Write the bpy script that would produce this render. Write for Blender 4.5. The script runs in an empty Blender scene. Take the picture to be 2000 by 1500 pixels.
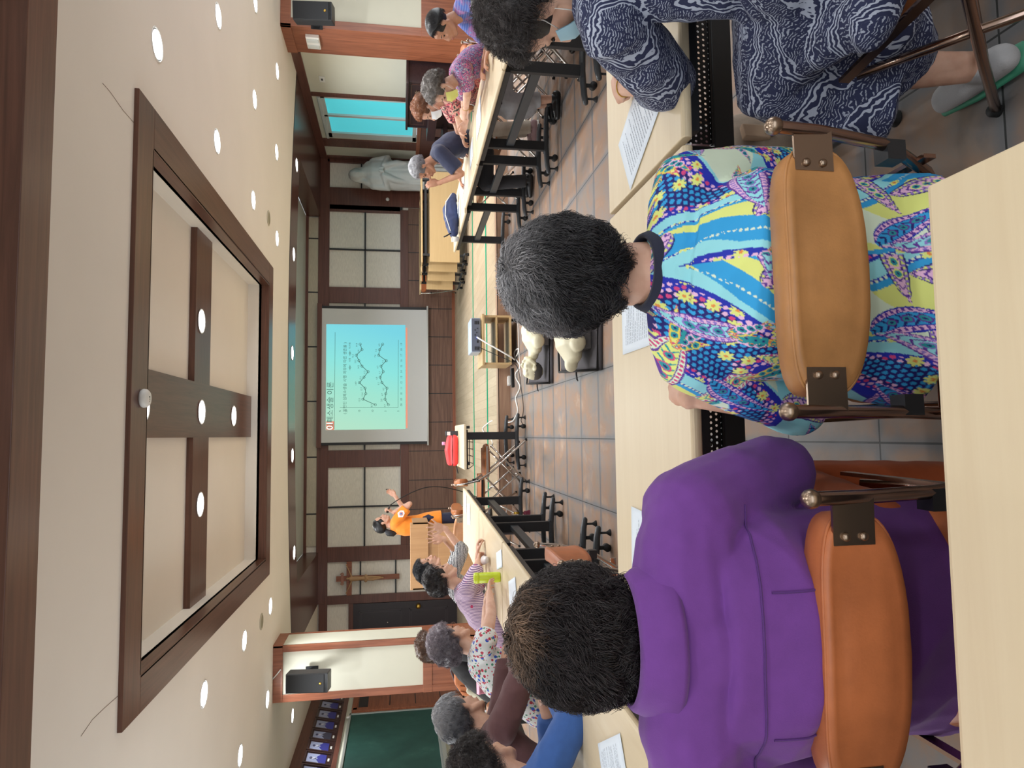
import bpy, bmesh, math, random
import numpy as np
from mathutils import Vector, Matrix, noise
PI = math.pi
sc = bpy.context.scene
C = bpy.context.collection
# ---------------------------------------------------------------- camera
# the photograph lies on its side: the camera is rolled a quarter turn
FOC, PITCH, YAW, ROLL, CAMH = 1350.0, 0.162465721, 0.0736809665, 0.00119432526, 1.42
_w = np.array([math.sin(YAW)*math.cos(PITCH), math.cos(YAW)*math.cos(PITCH), -math.sin(PITCH)])
_r = np.array([math.cos(YAW), -math.sin(YAW), 0.0]); _d = np.cross(_w, _r)
_r2 = math.cos(ROLL)*_r + math.sin(ROLL)*_d; _d2 = -math.sin(ROLL)*_r + math.cos(ROLL)*_d
RM = np.array([_r2, _d2, _w])
def P(px, py, z=None, y=None, x=None):
    """where the ray through a photo pixel meets the plane z=, y= or x="""
    d = RM.T @ np.array([(750-py)/FOC, (px-1000)/FOC, 1.0])
    t = (z-CAMH)/d[2] if z is not None else (y/d[1] if y is not None else x/d[0])
    return Vector((d[0]*t, d[1]*t, CAMH+d[2]*t))
cam = bpy.data.objects.new('camera', bpy.data.cameras.new('camera')); C.objects.link(cam)
cam.data.sensor_fit = 'HORIZONTAL'; cam.data.sensor_width = 36; cam.data.lens = FOC/2000*36
cam.data.clip_start = 0.05; cam.data.clip_end = 100
m4 = Matrix(((_d2[0], _r2[0], -_w[0], 0), (_d2[1], _r2[1], -_w[1], 0), (_d2[2], _r2[2], -_w[2], CAMH), (0, 0, 0, 1)))
cam.matrix_world = m4
sc.camera = cam
# ---------------------------------------------------------------- world, exposure, large lights
sc.view_settings.view_transform = 'Standard'; sc.view_settings.look = 'None'
sc.view_settings.gamma = 1; sc.view_settings.use_curve_mapping = False
sc.view_settings.exposure = 0.0
wd = bpy.data.worlds.new('world'); sc.world = wd; wd.use_nodes = True
wd.node_tree.nodes['Background'].inputs[0].default_value = (0.80, 0.90, 1.0, 1)
wd.node_tree.nodes['Background'].inputs[1].default_value = 0.9
def area(name, loc, target, sx, sy, power, col=(1, 1, 1)):
    l = bpy.data.lights.new(name, 'AREA'); l.shape = 'RECTANGLE'; l.size = sx; l.size_y = sy; l.energy = power; l.color = col
    o = bpy.data.objects.new(name, l); C.objects.link(o); o.location = loc
    o.rotation_euler = (Vector(target)-Vector(loc)).to_track_quat('-Z', 'Y').to_euler(); return o
# unseen area lights added at rear, right and left as daylight-like fill
area('rear_fill_light', (0.4, -3.7, 1.9), (0.6, 4, 2.2), 6.5, 1.7, 75, (0.90, 0.95, 1.0))
area('right_fill_light', (7.6, 4.5, 1.8), (0, 6.0, 2.0), 7.0, 1.6, 190, (0.90, 0.95, 1.0))
area('left_fill_light', (-5.1, 5.0, 1.8), (1, 6.0, 2.0), 6.0, 1.5, 140, (0.92, 0.96, 1.0))
LAMP_W = 22.0
# ---------------------------------------------------------------- materials
def lin(v):
    v = v/255.0
    return v/12.92 if v <= 0.04045 else ((v+0.055)/1.055)**2.4
def col(r, g, b): return (lin(r), lin(g), lin(b), 1)
class NT:
    """tiny node-tree writer"""
    def __init__(s, name):
        s.m = bpy.data.materials.new(name); s.m.use_nodes = True; s.t = s.m.node_tree; s.b = s.t.nodes['Principled BSDF']
        s.L = s.t.links
    def n(s, typ, **kw):
        nd = s.t.nodes.new(typ)
        for k, v in kw.items(): setattr(nd, k, v)
        return nd
    def set(s, key, v):
        if isinstance(v, (int, float, tuple)): s.b.inputs[key].default_value = v
        else: s.L.new(v, s.b.inputs[key])
        return s
    def co(s, kind='Object', scale=(1, 1, 1), rot=(0, 0, 0), loc=(0, 0, 0)):
        tc = s.n('ShaderNodeTexCoord'); mp = s.n('ShaderNodeMapping')
        mp.inputs['Scale'].default_value = scale; mp.inputs['Rotation'].default_value = rot; mp.inputs['Location'].default_value = loc
        s.L.new(tc.outputs[kind], mp.inputs['Vector']); return mp.outputs[0]
    def noise(s, vec, scale, detail=4, rough=.5, dist=0):
        nd = s.n('ShaderNodeTexNoise'); nd.inputs['Scale'].default_value = scale; nd.inputs['Detail'].default_value = detail
        nd.inputs['Roughness'].default_value = rough; nd.inputs['Distortion'].default_value = dist
        if vec is not None: s.L.new(vec, nd.inputs['Vector'])
        return nd.outputs['Fac']
    def ramp(s, fac, stops, interp='LINEAR'):
        nd = s.n('ShaderNodeValToRGB'); cr = nd.color_ramp; cr.interpolation = interp
        while len(cr.elements) < len(stops): cr.elements.new(0.5)
        for e, (p, c) in zip(cr.elements, stops): e.position = p; e.color = c
        s.L.new(fac, nd.inputs[0]); return nd.outputs['Color']
    def mix(s, fac, a, b, typ='MIX'):
        nd = s.n('ShaderNodeMix', data_type='RGBA', blend_type=typ)
        for k, v in ((0, fac), (6, a), (7, b)):
            if isinstance(v, (int, float, tuple)): nd.inputs[k].default_value = v
            else: s.L.new(v, nd.inputs[k])
        return nd.outputs[2]
    def math(s, op, a, b=0.0, c=0.0):
        nd = s.n('ShaderNodeMath', operation=op)
        for k, v in enumerate((a, b, c)):
            if isinstance(v, (int, float)): nd.inputs[k].default_value = v
            else: s.L.new(v, nd.inputs[k])
        return nd.outputs[0]
    def bump(s, h, strength=.3, dist=.01):
        nd = s.n('ShaderNodeBump'); nd.inputs['Strength'].default_value = strength; nd.inputs['Distance'].default_value = dist
        s.L.new(h, nd.inputs['Height']); s.L.new(nd.outputs[0], s.b.inputs['Normal']); return s
def plain(name, c, rough=.5, metal=0, bump=0, bscale=200, var=0.0, vscale=6, spec=.5, sheen=0):
    t = NT(name); t.set('Roughness', rough).set('Metallic', metal).set('Specular IOR Level', spec)
    v = t.co()
    if var: 
        d = tuple(max(0, x*(1-var)) for x in c[:3])+(1,); l = tuple(min(1, x*(1+var)) for x in c[:3])+(1,)
        t.set('Base Color', t.ramp(t.noise(v, vscale), [(.3, d), (.7, l)]))
    else: t.set('Base Color', c)
    if bump: t.bump(t.noise(v, bscale, 3), bump, .002)
    if sheen: t.set('Sheen Weight', sheen)
    return t.m
def wood(name, dark, light, axis='z', rough=.35, scale=1.0, contrast=(.3, .7)):
    t = NT(name); s = {'x': (.6, 14, 14), 'y': (14, .6, 14), 'z': (14, 14, .6)}[axis]
    v = t.co(scale=tuple(q*scale for q in s)); f = t.noise(v, 2.2, 6, .62, .8)
    t.set('Base Color', t.ramp(f, [(contrast[0], dark), (contrast[1], light)])).set('Roughness', rough)
    t.bump(f, .06, .003); return t.m
M = {}
M['ceiling'] = plain('ceiling_paint', col(232, 227, 218), .9, var=.03, vscale=.8)
M['cream'] = plain('cream_wall', col(208, 208, 192), .85, var=.03, vscale=1.5, bump=.1, bscale=120)
def linen(name, c):
    t = NT(name); v = t.co(scale=(3, 3, 60)); f = t.noise(v, 4, 3)
    d = tuple(x*.88 for x in c[:3])+(1,); l = tuple(min(1, x*1.1) for x in c[:3])+(1,)
    t.set('Base Color', t.ramp(f, [(.35, d), (.65, l)])).set('Roughness', .85); return t.m
M['linen'] = linen('panel_linen', col(236, 232, 222))
M['khaki'] = linen('strip_linen', col(190, 182, 164))
for ax in 'xyz':
    M['wood_'+ax] = wood('dark_wood_'+ax, col(84, 50, 42), col(112, 70, 58), ax)
    M['rwood_'+ax] = wood('red_wood_'+ax, col(122, 70, 48), col(160, 98, 70), ax, .4)
    M['bwood_'+ax] = wood('beam_wood_'+ax, col(78, 50, 40), col(108, 72, 58), ax, .3)
M['plank'] = wood('plank_wall_wood', col(92, 66, 54), col(132, 98, 82), 'x', .45)
M['soffit'] = wood('soffit_wood', col(74, 46, 40), col(98, 62, 52), 'x', .25)
M['beige'] = wood('beige_laminate', col(208, 188, 154), col(222, 206, 174), 'x', .42, .8, (.1, .9))
M['maple'] = wood('maple_board', col(186, 156, 110), col(200, 172, 126), 'x', .45, .8, (.1, .9))
M['lectern'] = wood('lectern_wood', col(176, 134, 92), col(192, 150, 106), 'z', .4, .8)
M['black'] = plain('black_powdercoat', col(34, 35, 38), .45)
M['dgrey'] = plain('dark_grey_plastic', col(52, 56, 60), .4)
M['rubber'] = plain('black_rubber', col(22, 22, 23), .7)
M['chrome'] = plain('chrome', col(210, 205, 200), .16, 1)
M['bronze'] = plain('bronze_chrome', col(158, 134, 122), .2, 1)
M['steel'] = plain('plate_steel', col(160, 140, 122), .32, 1)
def vinyl(name, c):
    t = NT(name); v = t.co(); n1 = t.noise(v, 5, 5, .6); d = tuple(x*.72 for x in c[:3])+(1,); l = tuple(min(1, x*1.18) for x in c[:3])+(1,)
    t.set('Base Color', t.ramp(n1, [(.32, d), (.66, l)])).set('Roughness', .42); t.bump(t.noise(v, 260, 3), .12, .002); return t.m
M['tan'] = vinyl('tan_vinyl', col(180, 126, 74)); M['orange'] = vinyl('orange_vinyl', col(182, 104, 60))
M['caramel'] = vinyl('caramel_vinyl', col(190, 134, 92)); M['brown'] = vinyl('brown_vinyl', col(168, 104, 62))
M['white'] = plain('white_plastic', col(228, 228, 224), .45)
M['paper'] = plain('white_paper', col(226, 236, 246), .8)
M['marble'] = plain('white_marble', col(206, 208, 206), .5, var=.05)
M['dkblue'] = plain('speaker_black', col(24, 28, 34), .5, bump=.2, bscale=400)
M['gold'] = plain('gold_metal', col(200, 165, 80), .3, 1)
def skin(name, c):
    t = NT(name); v = t.co(); d = (c[0]*.86, c[1]*.78, c[2]*.74, 1)
    t.set('Base Color', t.ramp(t.noise(v, 22, 4), [(.3, d), (.65, c)])).set('Roughness', .5)
    t.set('Subsurface Weight', .12).set('Subsurface Radius', (.012, .005, .003)).set('Specular IOR Level', .35)
    t.bump(t.noise(v, 150, 3), .15, .002); return t.m
M['skin'] = skin('skin', col(214, 172, 150)); M['skin_tan'] = skin('skin_tan', col(190, 142, 116))
M['lip'] = plain('lip', col(172, 96, 88), .45); M['eye'] = plain('eye_dark', col(30, 24, 22), .2)
def emis(name, c, s):
    t = NT(name); t.set('Base Color', c).set('Emission Color', c).set('Emission Strength', s); return t.m
M['lamp'] = emis('lamp_diffuser', (.95, .98, 1, 1), 12)
# ---------------------------------------------------------------- mesh helpers
class MB:
    def __init__(s): s.v = []; s.f = []; s.mi = []; s.cur = 0; s.sm = []
    def add(s, vs, fs, smooth=False):
        o = len(s.v); s.v += [tuple(v) for v in vs]; s.f += [tuple(i+o for i in f) for f in fs]
        s.mi += [s.cur]*len(fs); s.sm += [smooth]*len(fs); return s
    def box(s, x0, y0, z0, x1, y1, z1, mat=None):
        vs = [(x, y, z) for z in (z0, z1) for y in (y0, y1) for x in (x0, x1)]
        if mat is not None: vs = [tuple(mat @ Vector(v)) for v in vs]
        return s.add(vs, [(0, 2, 3, 1), (4, 5, 7, 6), (0, 1, 5, 4), (2, 6, 7, 3), (0, 4, 6, 2), (1, 3, 7, 5)])
    def cbox(s, c, size, mat=None):
        return s.box(c[0]-size[0]/2, c[1]-size[1]/2, c[2]-size[2]/2, c[0]+size[0]/2, c[1]+size[1]/2, c[2]+size[2]/2, mat)
    def tube(s, pts, rad, n=10, caps=True, round_caps=False, flat=1.0, side=None):
        """sweep of an ellipse (rad along 'side', rad*flat across) along pts; rad number or list; entries may be (rx, ry)"""
        pts = [Vector(p) for p in pts]; k = len(pts)
        if not isinstance(rad, (list, tuple)): rad = [rad]*k
        R = [(q if isinstance(q, tuple) else (q, q*flat)) for q in rad]
        tang = [(pts[min(i+1, k-1)]-pts[max(i-1, 0)]).normalized() for i in range(k)]
        if side is None:
            a = Vector((0, 0, 1)) if abs(tang[0].z) < .9 else Vector((1, 0, 0))
            sd = tang[0].cross(a).normalized()
        else: sd = Vector(side)
        rings = []
        if round_caps:
            p0, p1 = [], []
            for q in (.25, .6, .88):
                h = math.sqrt(1-q*q)
                p0.append((pts[0]-tang[0]*min(R[0])*h, (R[0][0]*q, R[0][1]*q), tang[0])); p1.append((pts[-1]+tang[-1]*min(R[-1])*h, (R[-1][0]*q, R[-1][1]*q), tang[-1]))
            seq = p0+[(pts[i], R[i], tang[i]) for i in range(k)]+p1[::-1]
        else: seq = [(pts[i], R[i], tang[i]) for i in range(k)]
        for (p, (ra, rb), t) in seq:
            sd = (sd-t*sd.dot(t));
            sd = sd.normalized() if sd.length > 1e-5 else t.orthogonal().normalized()
            nn = t.cross(sd)
            rings.append([p+sd*(math.cos(2*PI*j/n)*ra)+nn*(math.sin(2*PI*j/n)*rb) for j in range(n)])
        vs = [v for r in rings for v in r]; fs = []
        for i in range(len(rings)-1):
            for j in range(n):
                fs.append((i*n+j, i*n+(j+1) % n, (i+1)*n+(j+1) % n, (i+1)*n+j))
        if caps: fs += [tuple(range(n))[::-1], tuple((len(rings)-1)*n+j for j in range(n))]
        return s.add(vs, fs, True)
    def ball(s, c, r, n=14, mat=None, m=8):
        if not isinstance(r, (tuple, list)): r = (r, r, r)
        c = Vector(c); vs = []; fs = []
        for i in range(1, m):
            th = PI*i/m
            for j in range(n):
                v = Vector((r[0]*math.sin(th)*math.cos(2*PI*j/n), r[1]*math.sin(th)*math.sin(2*PI*j/n), r[2]*math.cos(th)))
                vs.append(c+(mat @ v if mat is not None else v))
        tv, bv = Vector((0, 0, r[2])), Vector((0, 0, -r[2]))
        vs.append(c+(mat @ tv if mat is not None else tv)); vs.append(c+(mat @ bv if mat is not None else bv))
        T, B = len(vs)-2, len(vs)-1
        for j in range(n):
            fs.append((T, j, (j+1) % n)); fs.append((B, (m-2)*n+(j+1) % n, (m-2)*n+j))
            for i in range(m-2): fs.append((i*n+j, (i+1)*n+j, (i+1)*n+(j+1) % n, i*n+(j+1) % n))
        return s.add(vs, fs, True)
    def lathe(s, prof, c=(0, 0, 0), n=24, mat=None):
        c = Vector(c); vs = []; fs = []
        for (r, z) in prof:
            for j in range(n):
                v = Vector((max(r, 1e-4)*math.cos(2*PI*j/n), max(r, 1e-4)*math.sin(2*PI*j/n), z)); vs.append(c+(mat @ v if mat is not None else v))
        for i in range(len(prof)-1):
            for j in range(n): fs.append((i*n+j, i*n+(j+1) % n, (i+1)*n+(j+1) % n, (i+1)*n+j))
        fs += [tuple(range(n))[::-1], tuple((len(prof)-1)*n+j for j in range(n))]
        return s.add(vs, fs, True)
    def prism(s, out, vec):
        """closed outline (list of 3D points) extruded by vec"""
        out = [Vector(o) for o in out]; vec = Vector(vec); k = len(out)
        vs = out+[o+vec for o in out]
        return s.add(vs, [tuple(range(k))[::-1], tuple(range(k, 2*k))]+[(i, (i+1) % k, (i+1) % k+k, i+k) for i in range(k)])
    def mesh(s, name, mats):
        me = bpy.data.meshes.new(name); me.from_pydata(s.v, [], s.f)
        for q in (mats if isinstance(mats, (list, tuple)) else [mats]): me.materials.append(q)
        me.polygons.foreach_set('material_index', s.mi); me.polygons.foreach_set('use_smooth', s.sm)
        me.update()
        bm = bmesh.new(); bm.from_mesh(me); bmesh.ops.recalc_face_normals(bm, faces=bm.faces); bm.to_mesh(me); bm.free()
        return me
def obj(name, mb, mats, parent=None, bevel=0, kind=None, loc=None, world=False, label=None):
    me = mb.mesh(name, mats) if isinstance(mb, MB) else mb
    o = bpy.data.objects.new(name, me); C.objects.link(o)
    if parent is not None:
        o.parent = parent
        if world: o.matrix_parent_inverse = parent.matrix_basis.inverted()
    if loc: o.location = loc
    if bevel:
        b = o.modifiers.new('bevel', 'BEVEL'); b.width = bevel; b.segments = 2; b.limit_method = 'ANGLE'; b.angle_limit = .6
    if kind: o['kind'] = kind
    if label: o['label'] = label
    return o
def tag(o, label, cat, group=None):
    o['label'] = label; o['category'] = cat
    if group: o['group'] = group
    return o
def thing(name, label, cat, loc=(0, 0, 0), rotz=0, group=None):
    o = bpy.data.objects.new(name, None); C.objects.link(o); o.empty_display_size = .1
    o.location = loc; o.rotation_euler = (0, 0, rotz); return tag(o, label, cat, group)
def copy_tree(o, parent=None):
    c = o.copy(); C.objects.link(c); c.parent = parent
    for ch in list(o.children):
        if ch.type != 'LIGHT': copy_tree(ch, c)
    return c
def struct(name, mb, mats, bevel=0): return obj(name, mb, mats, None, bevel, 'structure')
def text(name, s, loc, size, mat, parent, rot=(PI/2, 0, 0), align='CENTER', ext=.002):
    cu = bpy.data.curves.new(name, 'FONT'); cu.body = s; cu.size = size; cu.extrude = ext; cu.align_x = align; cu.align_y = 'CENTER'; cu.resolution_u = 4
    tmp = bpy.data.objects.new('tmp_text', cu); C.objects.link(tmp); bpy.context.view_layer.update()
    me = bpy.data.meshes.new_from_object(tmp.evaluated_get(bpy.context.evaluated_depsgraph_get())); me.materials.clear(); me.materials.append(mat)
    bpy.data.objects.remove(tmp); o = bpy.data.objects.new(name, me); C.objects.link(o); o.parent = parent
    o.location = loc; o.rotation_euler = rot; return o
# ---------------------------------------------------------------- room shell
H = 3.15
WR, WL, YB, ST = 6.29, -5.3, 15.7, 0.15
def cur(x): return 11.3+.028*(x-1.6)**2
def tile_mat():
    t = NT('floor_tile'); v = t.co(); br = t.n('ShaderNodeTexBrick'); br.offset = 0; br.squash = 1
    mp = t.co(loc=(.04, -1.38+.49*3, 0)); t.L.new(mp, br.inputs['Vector'])
    for k, q in (('Scale', 1), ('Brick Width', .49), ('Row Height', .49), ('Mortar Size', .0035), ('Mortar Smooth', .3), ('Bias', 0)): br.inputs[k].default_value = q
    br.inputs['Color1'].default_value = (0, 0, 0, 1); br.inputs['Color2'].default_value = (1, 1, 1, 1)
    n1 = t.noise(v, 2.6, 6, .62, .6); n2 = t.noise(t.co(loc=(7, 3, 0)), 4.5, 5, .6)
    base = t.ramp(n1, [(.28, col(104, 100, 98)), (.42, col(132, 118, 106)), (.56, col(148, 118, 96)), (.72, col(170, 152, 134))])
    base = t.mix(t.ramp(n2, [(.45, (0, 0, 0, 1)), (.7, (1, 1, 1, 1))]), base, col(122, 120, 120))
    base = t.mix(t.math('MULTIPLY', br.outputs['Color'], .28), base, col(146, 112, 90))
    # greyish worn border of every tile
    sep = t.n('ShaderNodeSeparateXYZ'); t.L.new(v, sep.inputs[0])
    def edge(o, off):
        fr = t.math('FRACT', t.math('DIVIDE', t.math('ADD', sep.outputs[o], off), .49))
        return t.math('MULTIPLY', t.math('ABSOLUTE', t.math('SUBTRACT', fr, .5)), 2)
    e = t.math('MAXIMUM', edge(0, .04+.49*20), edge(1, .09+.49*20))
    e = t.math('ADD', e, t.math('MULTIPLY', t.math('SUBTRACT', n2, .5), .25))
    base = t.mix(t.ramp(e, [(.84, (0, 0, 0, 1)), (.96, (.75, .75, .75, 1))]), base, col(102, 106, 110))
    base = t.mix(br.outputs['Fac'], base, col(44, 46, 46))
    t.set('Base Color', base).set('Roughness', t.ramp(n1, [(.3, (.45, .45, .45, 1)), (.7, (.65, .65, .65, 1))])).set('Specular IOR Level', .35)
    h = t.math('SUBTRACT', t.math('MULTIPLY', n1, .3), br.outputs['Fac']); t.bump(h, .35, .004); return t.m
def parquet_mat():
    t = NT('stage_parquet'); br = t.n('ShaderNodeTexBrick'); br.offset = .37
    t.L.new(t.co(rot=(0, 0, PI/2)), br.inputs['Vector'])
    for k, q in (('Scale', 1), ('Brick Width', .9), ('Row Height', .13), ('Mortar Size', .0025), ('Bias', 0)): br.inputs[k].default_value = q
    br.inputs['Color1'].default_value = col(172, 154, 128); br.inputs['Color2'].default_value = col(190, 172, 146); br.inputs['Mortar'].default_value = col(140, 116, 88)
    g = t.noise(t.co(scale=(12, 1, 1)), 3, 5, .6)
    t.set('Base Color', t.mix(.25, br.outputs['Color'], t.ramp(g, [(.3, col(150, 124, 92)), (.7, col(196, 180, 154))]))).set('Roughness', .38).set('Specular IOR Level', .3); return t.m
M['tile'] = tile_mat(); M['parquet'] = parquet_mat()
b = MB(); b.box(-6.5, -4, -.1, 9, 16.2, 0); struct('floor', b, M['tile'])
b = MB(); b.box(WL, 8.8, 0.001, WR, YB, ST); struct('trim_1', b, [M['parquet']], 0)          # the low stage
b = MB(); b.box(WL, 8.77, 0, WR, 8.81, ST+.004); b.box(WL, 8.77, ST, WR, 8.95, ST+.004); struct('trim_2', b, wood('riser_wood', col(140, 108, 88), col(168, 136, 112), 'x', .4))
b = MB()
for yy in (9.93, 11.75): b.box(WL+.02, yy-.05, ST+.001, WR-.02, yy+.05, ST+.004)
tag(obj('floor_tape', b, plain('green_tape', col(8, 132, 98), .95, spec=.05)), 'two parallel green tape lines stuck across the stage floor', 'floor tape')
# ceiling with the recess for the cross and the curved front of the stage soffit
RX0, RX1, RY0, RY1 = -1.57, 2.03, 5.08, 9.5
def strip(b, x0, x1, lo, hi, z0, z1, n=24):
    xs = [x0+(x1-x0)*i/n for i in range(n+1)]
    vs = []; fs = []
    for x in xs: vs += [(x, lo(x), z0), (x, hi(x), z0), (x, lo(x), z1), (x, hi(x), z1)]
    for i in range(n):
        a, c = i*4, i*4+4
        fs += [(a, c, c+1, a+1), (a+2, a+3, c+3, c+2), (a, a+2, c+2, c), (a+1, c+1, c+3, a+3)]
    fs += [(0, 1, 3, 2), (n*4, n*4+2, n*4+3, n*4+1)]
    b.add(vs, fs)
k = lambda v: (lambda x: v)
b = MB()
strip(b, -6.5, RX0, k(-4), k(RY0), H, H+.1, 1); strip(b, RX0, RX1, k(-4), k(RY0), H, H+.1, 1); strip(b, RX1, 9, k(-4), k(RY0), H, H+.1, 1)
strip(b, -6.5, RX0, k(RY0), k(RY1), H, H+.1, 1); strip(b, RX1, 9, k(RY0), k(RY1), H, H+.1, 1)
strip(b, -3.6, 6.3, k(RY1), cur, H, H+.1, 40); strip(b, -6.5, -3.6, k(RY1), k(16), H, H+.1, 1); strip(b, 6.3, 9, k(RY1), k(12), H, H+.1, 1)
ZR = 3.39
b.box(RX0-.1, RY0-.1, ZR, RX1+.1, RY1+.1, ZR+.05)
for q in ((RX0-.05, RY0-.05, RX0, RY1+.05), (RX1, RY0-.05, RX1+.05, RY1+.05), (RX0, RY0-.05, RX1, RY0), (RX0, RY1, RX1, RY1+.05)): b.box(q[0], q[1], H+.05, q[2], q[3], ZR)
struct('ceiling', b, M['ceiling'])
# thin cracks in the ceiling paint
b = MB()
for pts in ([(200, 162), (214, 178), (240, 215), (266, 245)], [(232, 1358), (205, 1382), (180, 1406), (158, 1438)]):
    b.tube([P(a, c, z=H)+Vector((0, 0, .0005)) for a, c in pts], .0025, 4)
struct('trim_20', b, plain('crack_dark', col(120, 108, 96), .9))
# wooden frame round the recess, and the flat wooden cross inside it
FZ = 3.12; fx0, fx1, fy0, fy1 = -1.82, 2.33, 4.78, 9.78
b = MB()
for (a, c, d, e, z1) in ((fx0, fy0, fx1, RY0, H+.01), (fx0, RY1, fx1, fy1, H+.01)): b.box(a, c, FZ, d, e, z1)
b.box(RX0, RY1-.004, FZ, RX1, RY1+.02, 3.22); b.box(RX0, RY0-.02, FZ, RX1, RY0+.004, 3.22)
struct('trim_3', b, M['bwood_x'], .004)
b = MB()
b.box(fx0, RY0, FZ, RX0, RY1, H+.01); b.box(RX1, RY0, FZ, fx1, RY1, H+.01)
b.box(RX0-.02, RY0, FZ, RX0+.004, RY1, 3.22); b.box(RX1-.004, RY0, FZ, RX1+.02, RY1, 3.22)
struct('trim_4', b, M['bwood_y'], .004)
CZ = 3.33
cross = thing('ceiling_cross', 'large flat dark wooden cross set in the framed ceiling recess', 'cross', (0.27, 7.2, CZ))
b = MB(); b.box(-.26, RY0-7.2, 0, .27, RY1-7.2, ZR-CZ-.001); obj('upright', b, M['bwood_y'], cross)
b = MB(); b.box(RX0-.27, -.27, .001, -.2, .27, ZR-CZ-.002); b.box(.2, -.27, .001, RX1-.27, .27, ZR-CZ-.002); obj('crossbar', b, M['bwood_x'], cross)
# beam near the camera
b = MB(); b.box(-6.5, 2.96, 2.9, 9, 3.2, H+.005); struct('trim_5', b, M['bwood_x'], .003)
# stage soffit, dark wood, round a white tray
b = MB(); TX0, TX1 = -2.5, 4.93
cur2 = lambda x: 12.07+.028*(x-1.6)**2
strip(b, TX0, TX1, cur, cur2, H-.002, H+.3, 40); strip(b, -3.6, TX0, cur, k(YB), H-.002, H+.3, 10); strip(b, TX1, WR+.02, cur, k(YB), H-.002, H+.3, 10)
struct('trim_6', b, M['soffit'])
b = MB(); b.box(TX0, 12, 3.46, TX1, YB+.1, 3.5)
struct('ceiling_tray', b, plain('tray_paint', col(196, 204, 200), .35, var=.04, vscale=.7))
bpy.data.objects['ceiling_tray'].name = 'ceiling.001'
# black shadow line along the curve
b = MB(); b.tube([(x, cur(x)-.004, H-.003) for x in np.linspace(-3.6, WR, 50)], .006, 5); struct('trim_7', b, M['black'])
# ---- back wall at YB
b = MB(); b.box(-6, YB+.03, 0, WR+.3, YB+.2, 3.6); struct('wall_back', b, M['linen'])
def wp(px, py, dy=0): q = P(px, py, y=YB); return (q.x, q.z)
def wbox(b, x0, z0, x1, z1, t, t0=0): b.box(min(x0, x1), YB-t, min(z0, z1), max(x0, x1), YB+.05-t0, max(z0, z1))
b = MB()                                                      # dark wood grid of the back wall
wbox(b, -3.6, 3.4, 4.95, 3.47, .03); wbox(b, -3.6, 2.95, WR, 3.19, .03)
wbox(b, TX0-.05, 3.15, TX0, 3.47, .04)
wbox(b, -2.72, 2.95, -2.4, .15, .03); wbox(b, -3.62, 3.0, -3.44, .15, .035)
wbox(b, -.68, 1.39, -.3, 2.95, .02); wbox(b, -2.4, 1.2, 5.15, 1.38, .03)
wbox(b, 3.34, 1.38, 2.98, 2.95, .02); wbox(b, 5.07, 1.38, 5.25, 2.95, .02)
wbox(b, 5.22, .15, 5.62, 3.0, .025); wbox(b, 6.2, .15, WR, 3.0, .03)
wbox(b, -.3, 1.2, 3.0, 1.39, .02)
wbox(b, -4.9, 2.95, -3.6, 3.13, .03); wbox(b, -3.6, 2.4, -4.9, 2.5, .03)
struct('trim_8', b, M['wood_x'], .004)
b = MB(); wbox(b, -2.36, 3.19, 4.9, 3.4, .012); struct('trim_9', b, M['khaki'])
b = MB()                                                      # thin dark joints between the panels
for py in (466, 571, 677.5, 784, 893, 1004): x = P(610, py, y=YB).x; wbox(b, x-.015, 3.19, x+.015, 3.4, .016)
def grid(b, x0, x1, z0, z1, nx, nz):
    for i in range(1, nx): x = x0+(x1-x0)*i/nx; wbox(b, x-.017, z0, x+.017, z1, .006)
    for i in range(1, nz): z = z0+(z1-z0)*i/nz; wbox(b, x0, z-.017, x1, z+.017, .006)
grid(b, 3.34, 5.07, 1.38, 2.95, 2, 2); grid(b, -2.4, -.68, 1.38, 2.95, 2, 2)
wbox(b, -.32, 2.15, 3.0, 2.185, .006)
for z in (2.25, 1.49, .72): wbox(b, 5.6, z-.015, 6.22, z+.015, .006); wbox(b, -3.45, z-.015, -2.72, z+.015, .006)
struct('trim_10', b, M['black'])
# sliding-door rebate beside the right panel
b = MB(); b.box(5.12, YB-.02, 1.33, 5.22, YB+.02, 2.95); struct('trim_11', b, M['black'])
b = MB(); wbox(b, -2.38, .15, 5.2, 1.2, .018); struct('trim_12', b, M['plank'])
b = MB()
for i in range(-4, 9): x = .30+i*.645; wbox(b, x-.008, .2, x+.008, 1.2, .021)
struct('trim_13', b, M['black'])
b = MB(); wbox(b, -3.45, .15, 5.22, .215, .035); struct('baseboard_back', b, M['rwood_x'])
# dark entrance door on the left of the back wall
b = MB(); b.box(-4.75, YB-.03, .15, -3.63, YB+.04, 2.4)
dr = struct('door_1', b, plain('dark_door', col(46, 38, 44), .35)); 
b = MB()
for (x0, z0, x1, z1) in ((-4.6, 1.35, -3.78, 2.28), (-4.6, .35, -3.78, 1.2)):
    for s in (0, .035):
        b.box(x0+s, YB-.036+s*.1, z0+s, x1-s, YB-.028, z0+s+.018); b.box(x0+s, YB-.036+s*.1, z1-s-.018, x1-s, YB-.028, z1-s)
        b.box(x0+s, YB-.036+s*.1, z0+s, x0+s+.018, YB-.028, z1-s); b.box(x1-s-.018, YB-.036+s*.1, z0+s, x1-s, YB-.028, z1-s)
obj('moulding', b, plain('door_moulding', col(58, 50, 56), .35), dr)
b = MB(); kx = P(817, 1180, y=YB-.06); b.ball((kx.x-.04, YB-.09, kx.z), .055); b.lathe([(.05, 0), (.05, .01), (.02, .02), (.02, .06)], (kx.x-.04, YB-.03, kx.z), 14, Matrix.Rotation(PI/2, 3, 'X'))
obj('door_handle', b, M['gold'], dr)
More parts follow.
